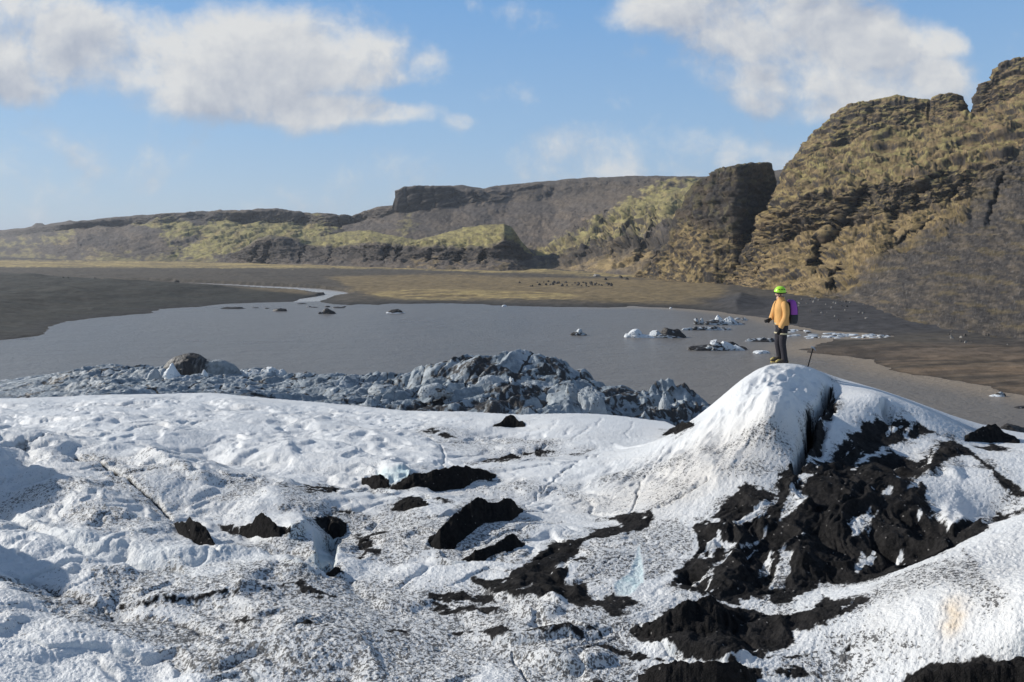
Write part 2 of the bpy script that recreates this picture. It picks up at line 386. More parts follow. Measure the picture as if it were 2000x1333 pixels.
# ------------------------------------------------------------------ hills and cliffs: profile lines (bearing, elevation, distance), then weathered
def jag(px, a, wl, seed):
    return a * fbm2(px / wl, np.full_like(px, seed * 7.31), 5 if a <= 2.1 else 2, .55)
def hill(name, x0, x1, dx, lines, rows, amps, rough, seed, paint, mat, carve=None, calm=None, dip=.06):
    px = np.arange(x0, x1 + .1, dx); n = len(px); Yl = []; Zl = []
    for k, (pts, a, wl) in enumerate(lines):
        P = np.array(pts, float); y = np.interp(px, P[:, 0], P[:, 1]); Y = np.interp(px, P[:, 0], P[:, 2])
        if a: y = y + jag(px, a, wl, seed + k)
        Yl.append(Y); Zl.append(ZC - (y - HY) / F * Y)
    Yv, Zv, rv = [], [], []
    for k in range(len(lines) - 1):
        m_ = rows[k]
        for t in np.arange(m_ if k < len(lines) - 2 else m_ + 1) / m_:
            Yv.append(Yl[k] + (Yl[k + 1] - Yl[k]) * t); Zv.append(Zl[k] + (Zl[k + 1] - Zl[k]) * t); rv.append(np.full(n, k + t))
    Yv, Zv, rv = np.array(Yv), np.array(Zv), np.array(rv); PXv = np.repeat(px[None], len(Yv), 0)
    # soften profile kinks
    for _ in range(2):
        Yv[1:-1] = .25 * Yv[:-2] + .5 * Yv[1:-1] + .25 * Yv[2:]; Zv[1:-1] = .25 * Zv[:-2] + .5 * Zv[1:-1] + .25 * Zv[2:]
    PYv = HY - (Zv - ZC) / Yv * F
    Xv = (PXv - CX) / F * Yv
    if carve is not None: Yv = Yv + carve(PXv, PYv, Yv); Xv = (PXv - CX) / F * Yv
    def normals(X, Y, Z):
        P = np.stack([X, Y, Z], -1); du = np.gradient(P, axis=1); dv = np.gradient(P, axis=0)
        N = np.cross(du, dv); return N / (np.linalg.norm(N, axis=-1)[..., None] + 1e-9)
    N = normals(Xv, Yv, Zv)
    amp = np.interp(rv, np.arange(len(amps)), amps)
    w = 1.0
    X, Y, Z = Xv, Yv, Zv
    s = rough
    wx_ = 6 * s * per3(X / (25 * s), Y / (25 * s), Z / (25 * s)); 
    big = fbm3((X + wx_) / (48 * s), Y / (48 * s), Z / (55 * s), 3, .5) * .9 + .45 * rid3((X + wx_) / (34 * s), Y / (34 * s), Z / (40 * s), 4, .5) - .25
    lf = fbm3((X + wx_) / (42 * s), Y / (42 * s), (Z + dip * X + .5 * wx_) / (9.5 * s), 5, .55)
    strata = sst(lf, -.10, .06) + .8 * sst(lf, .28, .38) - .7
    colm = rid3((X + .3 * wx_) / (8 * s), (Y + .3 * wx_) / (8 * s), Z / (70 * s), 4, .55) - .3
    fine = fbm3(X / (5 * s), Y / (5 * s), Z / (4 * s), 4, .62)
    steep = 1 - np.clip(N[..., 2], 0, 1); cl = sst(steep + .2 * fbm3(X / (60 * s), Y / (60 * s), Z / (60 * s), 2), .38, .7)
    d = amp * (big * .95 + strata * .62 * (1 - .5 * cl) + colm * .55 * cl + fine * .15)
    if calm is not None: d = d * (1 - calm(PXv, PYv)) + .25 * amp * fine * calm(PXv, PYv)
    fade = sst(rv, 0, .6) * (1 - .0 * rv)
    last = len(lines) - 2
    top = 1 - .72 * sst(-np.abs(rv - last), -.9, -.05)
    d = d * fade * top
    hN = N.copy(); hN[..., 2] *= .75
    Xv = Xv + hN[..., 0] * d; Yv = Yv + hN[..., 1] * d; Zv = Zv + hN[..., 2] * d
    N2 = normals(Xv, Yv, Zv)
    col = paint(PXv, PYv, rv, Xv, Yv, Zv, N2, dict(big=big, strata=strata, colm=colm, fine=fine, cl=cl))
    return structure(mesh_arrays(name, np.stack([Xv, Yv, Zv], -1), grid_quads(*Xv.shape), mat, dict(alb=np.clip(col, .006, .6).reshape(-1, 3))))

SCREE_PX = [(1400, 600), (1530, 585), (1640, 575), (1690, 530), (1740, 490), (1800, 460), (1850, 450), (1890, 415), (1920, 340), (2010, 290), (2800, 200), (2800, 900), (1400, 900)]
def calm4(px, py):
    n = fbm2(px / 45, py / 30, 4, .55)
    return .85 * sst(sdf_poly(px, py, SCREE_PX, 60) + 22 * n, -14, 18)
def calm1(px, py):
    return .75 * np.maximum(sst(sdf_poly(px, py, [(640, 470), (760, 425), (860, 412), (960, 400), (1060, 380), (1280, 362), (1180, 420), (1050, 490), (1000, 520), (700, 500)], 40) + 8 * fbm2(px / 30, py / 20, 3), -8, 10),
        sst(sdf_poly(px, py, [(-300, 515), (-300, 470), (200, 440), (300, 440), (420, 490), (420, 520)], 40), -10, 10) * .7)
hill_mat = earth_material("weathered_basalt_moss_and_scree", 0.14, 0.9, 2.2, contrast=0.65)
cliff_mat = earth_material("weathered_cliff_rock_and_turf", 0.33, 1.0, 1.5, contrast=0.75)
SCREE, SCREE2 = C3(.098, .084, .073), C3(.128, .104, .082)
ROCK, ROCKB = C3(.046, .041, .038), C3(.085, .066, .048)
MOSS, STRAW, GOLD, RUST = C3(.26, .225, .095), C3(.28, .205, .10), C3(.225, .165, .075), C3(.19, .118, .07)
def pmask(px, py, poly, soft, warp):
    return sst(sdf_poly(px, py, poly, 40) + warp, -soft, soft)

L1 = [
 ([(-400, 520, 2300), (0, 520, 2000), (200, 525, 1500), (400, 526, 1400), (600, 535, 1140), (850, 545, 920), (1060, 544, 900), (1250, 560, 680), (1400, 575, 560), (1600, 600, 470)], 0, 1),
 ([(-400, 503, 2330), (0, 504, 2040), (200, 511, 1480), (400, 513, 1410), (600, 520, 1150), (850, 530, 930), (1060, 528, 930), (1250, 545, 700), (1400, 560, 580), (1600, 590, 490)], 0, 1),
 ([(-400, 488, 2600), (0, 484, 2500), (150, 484, 1750), (300, 487, 1600), (450, 480, 1500), (600, 478, 1400), (700, 470, 1350), (800, 470, 1300), (900, 470, 1250), (1060, 487, 1100), (1150, 480, 980), (1250, 478, 850), (1350, 480, 760), (1600, 500, 620)], 3, 60),
 ([(-400, 474, 2800), (0, 464, 2900), (100, 452, 2350), (200, 440, 2100), (300, 437, 1900), (450, 434, 1850), (580, 436, 1750), (650, 445, 1680), (720, 430, 1620), (780, 416, 1570), (860, 408, 1550), (950, 397, 1560), (1060, 392, 1540), (1150, 410, 1300), (1200, 398, 1250), (1300, 372, 1180), (1400, 372, 1100), (1600, 385, 1000)], 3, 50),
 ([(-400, 470, 2850), (0, 455, 2980), (75, 445, 2500), (150, 436, 2150), (280, 424, 1960), (400, 416, 1900), (490, 414, 1800), (545, 410, 1790), (600, 420, 1760), (650, 422, 1700), (690, 424, 1680), (730, 409, 1640), (774, 404, 1590), (778, 374, 1590), (788, 369, 1590), (860, 367, 1580), (945, 374, 1590), (1000, 368, 1640), (1060, 362, 1640), (1200, 362, 1480), (1300, 355, 1350), (1400, 352, 1300), (1600, 350, 1250)], 1.5, 30),
 ([(-400, 468, 3000), (-100, 452, 3050), (0, 449, 3050), (40, 446, 3000), (62, 442, 2900), (70, 436, 2850), (82, 436, 2850), (88, 439, 2800), (120, 434, 2600), (135, 429, 2500), (150, 432, 2450), (180, 432, 2400), (190, 427, 2350), (280, 420, 2300), (340, 416, 2200), (400, 413, 2150), (490, 412, 2050), (503, 408, 2000), (540, 407, 1980), (575, 413, 1960), (600, 418, 1940), (620, 415, 1900), (650, 418, 1900), (680, 427, 1880), (700, 418, 1860), (735, 404, 1820), (772, 401, 1790), (777, 374, 1700), (786, 368, 1680), (830, 365, 1700), (900, 361, 1720), (945, 368, 1740), (970, 362, 1900), (1000, 360, 1900), (1050, 355, 1900), (1120, 348, 1850), (1200, 345, 1800), (1280, 343, 1750), (1365, 345, 1700), (1450, 344, 1650), (1520, 332, 1600), (1600, 325, 1550)], 1.0, 25),
 ([(-400, 478, 3900), (0, 470, 3900), (700, 440, 2700), (780, 400, 2500), (1600, 350, 2300)], 0, 1)]
def paint1(px, py, rv, X, Y, Z, N, q):
    n = fbm2(px / 60, py / 22, 5, .55); n2 = fbm2(px / 13, py / 7, 4, .6); n3 = fbm2(px / 30 + py / 18, py / 60 - px / 90, 4, .6)
    c = mixc(np.broadcast_to(SCREE, px.shape + (3,)), SCREE2, sst(n, -.4, .5))
    c = mixc(c, C3(.10, .082, .062), sst(py, 430, 350) * .55 * sst(px, 950, 1050))
    rock = sst(1 - N[..., 2] + .12 * n2, .42, .66)
    cliffband = (1 - .8 * sst(-px, -480, -420)) * np.clip(sst(rv, 2.8, 3.15) * sst(-rv, -4.3, -3.95), 0, 1) * sst(n + .6 * ((px > 760) & (px < 980)) + .3 * (px > 480) * (px < 700), -.15, .25)
    rock = np.clip(np.maximum(rock, cliffband * sst(1 - N[..., 2], .15, .4)), 0, 1)
    moss = np.zeros_like(px)
    wz = 14 * n + 9 * n2
    for poly, k in [([(262, 437), (420, 432), (600, 430), (668, 446), (650, 468), (590, 476), (520, 484), (470, 495), (430, 503), (330, 502), (390, 470), (330, 455)], 1.0),
                    ([(-300, 470), (30, 470), (140, 455), (130, 468), (40, 484), (-300, 500)], .75),
                    ([(1050, 496), (1110, 462), (1180, 432), (1235, 390), (1300, 362), (1380, 358), (1400, 420), (1330, 445), (1250, 456), (1170, 478), (1085, 495)], .85),
                    ([(1255, 375), (1300, 360), (1370, 364), (1330, 376), (1270, 385)], 1.0),
                    ([(-300, 497), (700, 506), (900, 520), (900, 530), (-300, 512)], .55),
                    ([(780, 445), (800, 425), (815, 440), (790, 460)], .5)]:
        moss = np.maximum(moss, k * pmask(px, py, poly, 7, wz))
    c = mixc(c, STRAW, pmask(px, py, [(1040, 528), (1080, 500), (1200, 474), (1420, 440), (1420, 570), (1250, 545)], 10, wz) * (.35 + .5 * sst(n3, -.2, .4)))
    c = mixc(c, RUST, pmask(px, py, [(1140, 440), (1200, 420), (1330, 395), (1330, 440), (1200, 452)], 10, wz) * .35 * sst(n2, -.2, .4))
    c = mixc(c, mixc(np.broadcast_to(MOSS, px.shape + (3,)), STRAW, sst(n3, 0, .7) * .5), np.clip(moss * (.62 + .38 * sst(n2, -.5, .3)) * (1 - .6 * rock), 0, 1))
    for poly in ([(1055, 512), (1130, 484), (1180, 478), (1240, 468), (1335, 452), (1330, 478), (1250, 486), (1200, 500), (1120, 510), (1075, 522)], [(1262, 470), (1330, 455), (1345, 470), (1300, 520), (1262, 545), (1250, 530), (1280, 500)], [(1040, 378), (1110, 364), (1160, 372), (1060, 390)], [(820, 405), (880, 405), (880, 436), (842, 432)]):
        m_ = pmask(px, py, poly, 5, 7 * n + 9 * fbm2(px / 6, py / 18, 3)); c = mixc(c, ROCK * 1.1, .85 * m_ * (.65 + .35 * sst(fbm2(px / 3.5, py / 16, 3), -.4, .3)))
    c = mixc(c, ROCK, np.clip(rock * .9, 0, 1))
    c = mixc(c, C3(.10, .088, .075), sst(rv, 4.2, 4.8) * .4)
    return 1.18 * c * (1 + .22 * n2 + .15 * q['fine'])[..., None]
GUL1 = [([(797, 372), (795, 405)], 3, 10), ([(829, 366), (822, 402)], 4, 18), ([(846, 366), (850, 408)], 3, 8), ([(884, 366), (892, 400)], 8, 14), ([(925, 370), (936, 395)], 5, 14), ([(1085, 366), (1075, 385)], 8, 24), ([(1190, 430), (1160, 470), (1140, 505)], 8, 16), ([(1240, 420), (1215, 470), (1190, 510)], 8, 16), ([(1290, 420), (1265, 470), (1240, 520)], 8, 18), ([(1335, 440), (1300, 490), (1268, 535)], 9, 26),
        ([(250, 440), (190, 470), (130, 500)], 22, 60), ([(400, 455), (370, 480), (340, 505)], 14, 30), ([(500, 420), (470, 440)], 10, 30), ([(600, 420), (585, 445)], 12, 40), ([(720, 420), (690, 440), (660, 450)], 16, 50), ([(1010, 400), (950, 440), (900, 470)], 16, 22), ([(1120, 400), (1070, 440)], 16, 20)]
def carve1(px, py, Y):
    d = np.zeros_like(px); wob = 4 * fbm2(px / 15, py / 15, 3)
    for pts, w, dep in GUL1:
        D, S, Tn = dist_line(px + wob, py + wob * .4, pts, w * 4); d += dep * np.exp(-(D / w) ** 2) * np.minimum(1, 5 * np.minimum(Tn + .1, 1.1 - Tn))
    return d
GUL2 = [([(x, 468 + dy), (x - 10, 512)], 5, 16) for x, dy in ((505, 8), (528, 4), (596, 14), (655, 20), (762, 14), (784, 16), (846, 22), (905, 20), (948, 24))] + [([(1010, 470), (1020, 500), (1040, 525)], 10, 25)]
def carve2(px, py, Y):
    d = np.zeros_like(px); wob = 5 * fbm2(px / 12, py / 12, 3)
    for pts, w, dep in GUL2:
        D, S, Tn = dist_line(px + wob, py, pts, w * 4); d += dep * np.exp(-(D / w) ** 2)
    return d
hill("hills", -400, 1600, 2.0, L1, [3, 44, 60, 46, 30, 5], [2, 3, 9, 7, 6, 3, 2], 1.6, 3, paint1, hill_mat, carve1, lambda a, c: calm1(a, c) - .8 * sst(a, 1080, 1180) * sst(c, 400, 430), -.22)

# mossy bench in front of the hills
L2 = [
 ([(400, 535, 1380), (600, 540, 1100), (850, 548, 900), (1000, 548, 860), (1110, 545, 900)], 0, 1),
 ([(400, 519, 1400), (440, 518, 1320), (600, 523, 1110), (850, 532, 900), (1000, 533, 865), (1060, 531, 890), (1110, 530, 940)], 0, 1),
 ([(400, 519, 1410), (450, 508, 1360), (500, 505, 1240), (600, 506, 1180), (700, 508, 1090), (800, 512, 1000), (900, 510, 950), (960, 508, 920), (1010, 505, 925), (1040, 515, 980), (1110, 530, 1050)], 3, 30),
 ([(400, 519, 1420), (450, 503, 1380), (490, 482, 1270), (530, 468, 1260), (570, 474, 1260), (620, 480, 1230), (680, 486, 1150), (730, 478, 1080), (800, 480, 1030), (850, 484, 990), (900, 488, 965), (960, 485, 935), (985, 470, 935), (1010, 482, 965), (1040, 503, 1040), (1110, 531, 1100)], 3, 25),
 ([(400, 520, 1440), (450, 500, 1400), (485, 478, 1300), (505, 464, 1310), (530, 459, 1320), (575, 465, 1330), (620, 462, 1340), (680, 452, 1330), (720, 450, 1290), (770, 460, 1200), (810, 469, 1140), (850, 460, 1100), (880, 451, 1070), (905, 444, 1050), (940, 438, 1030), (985, 436, 1000), (998, 441, 1000), (1008, 456, 1020), (1022, 475, 1060), (1045, 500, 1100), (1062, 514, 1130), (1110, 533, 1160)], 1.5, 20),
 ([(400, 535, 1600), (530, 490, 1500), (700, 480, 1500), (850, 490, 1300), (940, 470, 1200), (1000, 480, 1150), (1110, 545, 1260)], 0, 1)]
def paint2(px, py, rv, X, Y, Z, N, q):
    n = fbm2(px / 40, py / 16, 5, .55); n2 = fbm2(px / 11, py / 6, 4, .6); n3 = fbm2(px / 25, py / 9, 4)
    c = mixc(np.broadcast_to(SCREE, px.shape + (3,)), SCREE2, sst(n, -.3, .5))
    c = mixc(c, STRAW, pmask(px, py, [(800, 500), (960, 505), (1080, 530), (800, 535)], 8, 9 * n2) * sst(n3, -.1, .4) * .6)
    c = mixc(c, C3(.11, .09, .07), sst(n3, 0, .5) * sst(px, 780, 880) * .4)
    topm = sst(rv, 2.95, 3.2) * sst(px, 560, 600) + sst(rv, 3.2, 3.6) * sst(-px, -600, -560) * .3
    moss = np.clip(topm * (.75 + .35 * n2 + .2 * n), 0, 1)
    rock = np.clip(sst(1 - N[..., 2] + .2 * n2, .38, .62) * .9 + sst(rv, 1.9, 2.3) * sst(-rv, -3.0, -2.7) * sst(n + .3, -.1, .3) * .7, 0, 1)
    c = mixc(c, ROCK * 1.1, np.clip(rock * (1 - .75 * moss), 0, 1))
    c = mixc(c, MOSS, moss * .95)
    return 1.18 * c * (1 + .25 * n2 + .15 * q['fine'])[..., None]
hill("hills", 400, 1110, 1.5, L2, [3, 30, 40, 46, 5], [1, 2, 5, 5, 2.5, 1], 1.0, 21, paint2, hill_mat, carve2)

# rock buttress
L3 = [
 ([(1230, 575, 640), (1300, 575, 590), (1350, 578, 555), (1400, 582, 525), (1440, 582, 522), (1470, 575, 560), (1530, 560, 700)], 0, 1),
 ([(1230, 552, 650), (1260, 548, 640), (1300, 553, 605), (1350, 560, 572), (1400, 566, 545), (1432, 566, 540), (1450, 558, 570), (1480, 545, 630), (1530, 530, 720)], 1.0, 12),
 ([(1230, 545, 660), (1260, 532, 650), (1290, 505, 632), (1320, 475, 625), (1350, 470, 600), (1380, 470, 580), (1405, 485, 565), (1432, 480, 560), (1442, 490, 570), (1470, 490, 640), (1490, 455, 680), (1530, 480, 760)], 5, 22),
 ([(1230, 545, 670), (1275, 524, 668), (1305, 480, 652), (1325, 440, 645), (1340, 428, 632), (1370, 430, 610), (1400, 440, 592), (1430, 445, 580), (1442, 440, 584), (1465, 445, 650), (1490, 440, 690), (1505, 400, 705), (1515, 420, 740), (1530, 460, 790)], 5, 18),
 ([(1230, 548, 690), (1280, 522, 700), (1310, 462, 690), (1326, 420, 690), (1338, 398, 668), (1352, 372, 655), (1366, 352, 645), (1385, 348, 640), (1392, 340, 628), (1415, 332, 622), (1440, 324, 612), (1448, 323, 612), (1462, 321, 665), (1490, 319, 700), (1502, 320, 712), (1507, 338, 725), (1509, 372, 740), (1513, 395, 755), (1530, 450, 810)], 2.0, 9),
 ([(1230, 548, 700), (1280, 522, 712), (1312, 458, 705), (1328, 416, 705), (1340, 396, 695), (1353, 369, 690), (1366, 350, 690), (1385, 346, 690), (1392, 338, 690), (1415, 330, 690), (1440, 322, 690), (1462, 319, 705), (1490, 317, 715), (1502, 318, 722), (1508, 336, 735), (1510, 370, 750), (1514, 393, 765), (1530, 450, 820)], 1.0, 9),
 ([(1230, 575, 800), (1330, 460, 800), (1400, 380, 800), (1500, 370, 820), (1530, 500, 860)], 0, 1)]
def paint3(px, py, rv, X, Y, Z, N, q):
    n = fbm2(px / 24, py / 24, 5, .55); n2 = fbm2(px / 8, py / 8, 4, .6); n3 = fbm2(px / 14 + py / 20, py / 40 - px / 40, 4)
    c = mixc(np.broadcast_to(ROCK * 1.15, px.shape + (3,)), ROCKB, sst(n, -.3, .4) * .7)
    low = sst(-rv, -3.1, -2.3)
    up_ = sst(N[..., 2] + .15 * n2, .3, .62)
    c = mixc(c, mixc(np.broadcast_to(GOLD, px.shape + (3,)), STRAW, sst(n3, -.3, .4)), np.clip(low * up_ * (.5 + .5 * sst(n3, -.4, .3)) * .95, 0, 1))
    c = mixc(c, C3(.27, .19, .10), low * sst(n2 + n3, .35, .8) * .6)
    c = mixc(c, C3(.16, .14, .06), sst(n3 + n2 * .5, .1, .5) * .28)
    c = mixc(c, MOSS * .8, sst(rv, 4.1, 4.5) * .5)
    return 1.15 * c * (1 + .25 * n2 + .2 * q['fine'])[..., None]
hill("cliff", 1230, 1530, 1.2, L3, [3, 44, 30, 70, 14, 5], [1, 2.5, 4, 4, 3, 2, 1], .62, 37, paint3, cliff_mat)

# the big right-hand cliff with its grassy shoulders and scree apron
L4 = [
 ([(1415, 590, 515), (1460, 592, 480), (1500, 605, 430), (1560, 625, 380), (1600, 640, 350), (1650, 655, 305), (1750, 685, 250), (1850, 705, 222), (2000, 715, 200), (2300, 760, 165), (2700, 820, 130)], 0, 1),
 ([(1415, 572, 525), (1460, 575, 490), (1500, 588, 440), (1560, 604, 390), (1600, 616, 362), (1650, 630, 320), (1750, 655, 265), (1850, 672, 238), (2000, 686, 216), (2300, 725, 185), (2700, 780, 150)], 0, 30),
 ([(1415, 568, 535), (1440, 555, 520), (1500, 560, 470), (1560, 565, 440), (1600, 572, 415), (1650, 580, 390), (1700, 560, 380), (1750, 530, 380), (1800, 515, 372), (1900, 490, 360), (2000, 470, 350), (2300, 420, 310), (2700, 400, 270)], 2.5, 60),
 ([(1415, 566, 545), (1436, 548, 530), (1460, 515, 525), (1500, 480, 520), (1540, 455, 515), (1600, 450, 495), (1650, 440, 480), (1700, 430, 470), (1750, 420, 462), (1800, 405, 455), (1900, 385, 440), (2000, 360, 425), (2300, 330, 380), (2700, 300, 330)], 4, 60),
 ([(1415, 564, 560), (1437, 544, 545), (1462, 495, 545), (1500, 438, 532), (1540, 395, 528), (1600, 378, 508), (1650, 372, 493), (1700, 358, 483), (1750, 350, 474), (1800, 345, 466), (1900, 325, 452), (2000, 300, 438), (2300, 270, 394), (2700, 240, 346)], 5, 50),
 ([(1415, 562, 575), (1438, 540, 560), (1464, 485, 560), (1505, 415, 572), (1530, 362, 590), (1545, 335, 600), (1600, 305, 600), (1650, 280, 600), (1700, 262, 592), (1750, 252, 585), (1800, 246, 575), (1860, 232, 560), (1900, 222, 550), (1950, 205, 535), (2000, 190, 520), (2300, 160, 450), (2700, 130, 380)], 3, 50),
 ([(1415, 561, 590), (1439, 538, 575), (1466, 480, 580), (1508, 408, 595), (1527, 375, 610), (1534, 350, 625), (1541, 322, 635), (1560, 298, 640), (1582, 272, 640), (1612, 246, 640), (1640, 216, 635), (1662, 208, 632), (1700, 200, 625), (1740, 194, 615), (1775, 193, 608), (1812, 198, 600), (1816, 210, 600), (1821, 194, 590), (1835, 188, 588), (1862, 187, 585), (1878, 190, 582), (1884, 212, 582), (1896, 222, 575), (1901, 212, 560), (1908, 186, 555), (1922, 163, 550), (1938, 158, 548), (1944, 138, 550), (1958, 128, 550), (2000, 116, 542), (2100, 92, 520), (2300, 62, 470), (2700, 30, 400)], 2.0, 8),
 ([(1415, 561, 600), (1440, 536, 590), (1467, 477, 600), (1509, 405, 615), (1528, 372, 630), (1535, 346, 645), (1542, 318, 660), (1560, 295, 670), (1582, 269, 675), (1612, 243, 680), (1641, 212, 680), (1662, 204, 680), (1700, 196, 672), (1735, 190, 665), (1752, 184, 660), (1775, 190, 655), (1812, 195, 640), (1816, 206, 630), (1821, 190, 622), (1835, 184, 620), (1862, 183, 618), (1878, 187, 612), (1884, 210, 602), (1896, 220, 590), (1902, 209, 582), (1909, 183, 580), (1923, 160, 580), (1938, 155, 580), (1945, 135, 590), (1958, 125, 592), (2000, 112, 590), (2100, 88, 570), (2300, 58, 520), (2700, 25, 440)], .6, 8),
 ([(1415, 600, 760), (1530, 420, 800), (1660, 260, 820), (1900, 260, 760), (2300, 140, 700), (2700, 90, 600)], 0, 1)]
GUL = [([(1692, 366), (1676, 392), (1660, 425), (1640, 455), (1612, 482), (1600, 512), (1596, 530)], 9, 16), ([(1642, 518), (1632, 540), (1626, 566)], 9, 10), ([(1600, 470), (1590, 500), (1585, 525)], 6, 8),
       ([(1512, 372), (1520, 400), (1500, 440), (1470, 500), (1440, 548)], 4, 6), ([(1698, 200), (1697, 240), (1698, 275)], 2.5, 6), ([(1760, 400), (1740, 430), (1745, 460)], 6, 7), ([(1840, 340), (1800, 370), (1790, 400)], 7, 7), ([(1885, 345), (1870, 372), (1850, 395)], 6, 7),
       ([(1560, 405), (1552, 440), (1530, 475)], 5, 6), ([(1640, 392), (1630, 420), (1620, 440)], 4, 5), ([(1820, 430), (1760, 470), (1720, 500)], 5, 5), ([(1960, 340), (1940, 400), (1930, 440)], 5, 6), ([(1480, 540), (1500, 505), (1535, 470)], 4, 4)]
def carve4(px, py, Y):
    d = np.zeros_like(px); wob = 5 * fbm2(px / 18, py / 18, 3)
    for pts, w, dep in GUL:
        D, S, Tn = dist_line(px + wob, py + wob * .5, pts, w * 4)
        d += 1.7 * dep * np.exp(-(D / w) ** 2) * np.minimum(1, 6 * np.minimum(Tn + .05, 1.05 - Tn))
    return d
def paint4(px, py, rv, X, Y, Z, N, q):
    n = fbm2(px / 45, py / 30, 5, .55); n2 = .75 * fbm2((px + .8 * py) / 19, (py + .22 * px) / 4.6, 4, .6) + .4 * fbm2(px / 5, py / 5, 3, .6); n3 = fbm2(px / 40 + py / 26, py / 9 - px / 60, 4, .6)
    sh = px.shape + (3,)
    c = mixc(np.broadcast_to(ROCK, sh), ROCKB, sst(n2 + n, -.3, .5))
    up_ = sst(N[..., 2] + .16 * n2 + .1 * n, .30, .62)
    turf = mixc(mixc(np.broadcast_to(GOLD, sh), STRAW, sst(n, -.3, .3)), MOSS, np.clip(sst(n3, -.15, .35) * sst(-py, -460, -300), 0, 1) * .8)
    turf = mixc(turf, RUST, sst(px, 1700, 1900) * sst(-py, -330, -240) * .5 * sst(n2, -.2, .4))
    k = up_ * (.75 + .3 * n3)
    scree = sst(sdf_poly(px, py, SCREE_PX, 60) + 22 * n + 9 * n2, -10, 14)
    c = mixc(c, turf, np.clip(k, 0, 1) * (1 - .85 * scree))
    sc_ = mixc(np.broadcast_to(C3(.058, .053, .050), sh), C3(.105, .088, .070), sst(n3 + .5 * n, -.2, .6))
    c = mixc(c, sc_, np.clip(scree * (.92 - .35 * sst(-N[..., 2], -.5, -.3)), 0, 1))
    c = mixc(c, C3(.17, .13, .06), scree * sst(fbm2(px / 70 + 4, py / 14, 4), .25, .6) * .4)
    c = mixc(c, C3(.17, .155, .14), scree * sst(fbm2(px / 4, py / 4, 2), .55, .8) * .6)
    top = sst(rv, 5.3, 5.8) * sst(-rv, -6.6, -6.2)
    c = mixc(c, ROCK * 1.2, top * sst(1 - N[..., 2] + .2 * n2, .3, .55) * .9)
    c = mixc(c, MOSS * .9, sst(rv, 6.3, 6.7) * .6)
    vert = sst(fbm2(px / 5, py / 26, 3, .55) + .5 * n, -.25, .35)
    band = sst(rv + .25 * n, 3.0, 3.2) * sst(-(rv + .3 * n), -4.05, -3.85) * sst(px, 1520, 1600)
    c = mixc(c, mixc(np.broadcast_to(ROCK * .9, sh), C3(.10, .082, .062), sst(fbm2(px / 4, py / 20, 3), -.1, .5)), np.clip(band * vert, 0, 1) * .8 * (1 - scree))
    return 1.22 * c * (1 + .3 * n2 + .2 * q['fine'])[..., None]
hill("cliff", 1415, 2700, 1.6, L4, [3, 60, 60, 60, 60, 54, 16, 6], [.5, 1.2, 3.5, 5, 5.5, 4.5, 3, 1.5, 1], .62, 53, paint4, cliff_mat, carve4, calm4, -.10)
print("landscape", round(time.time() - T0, 1))
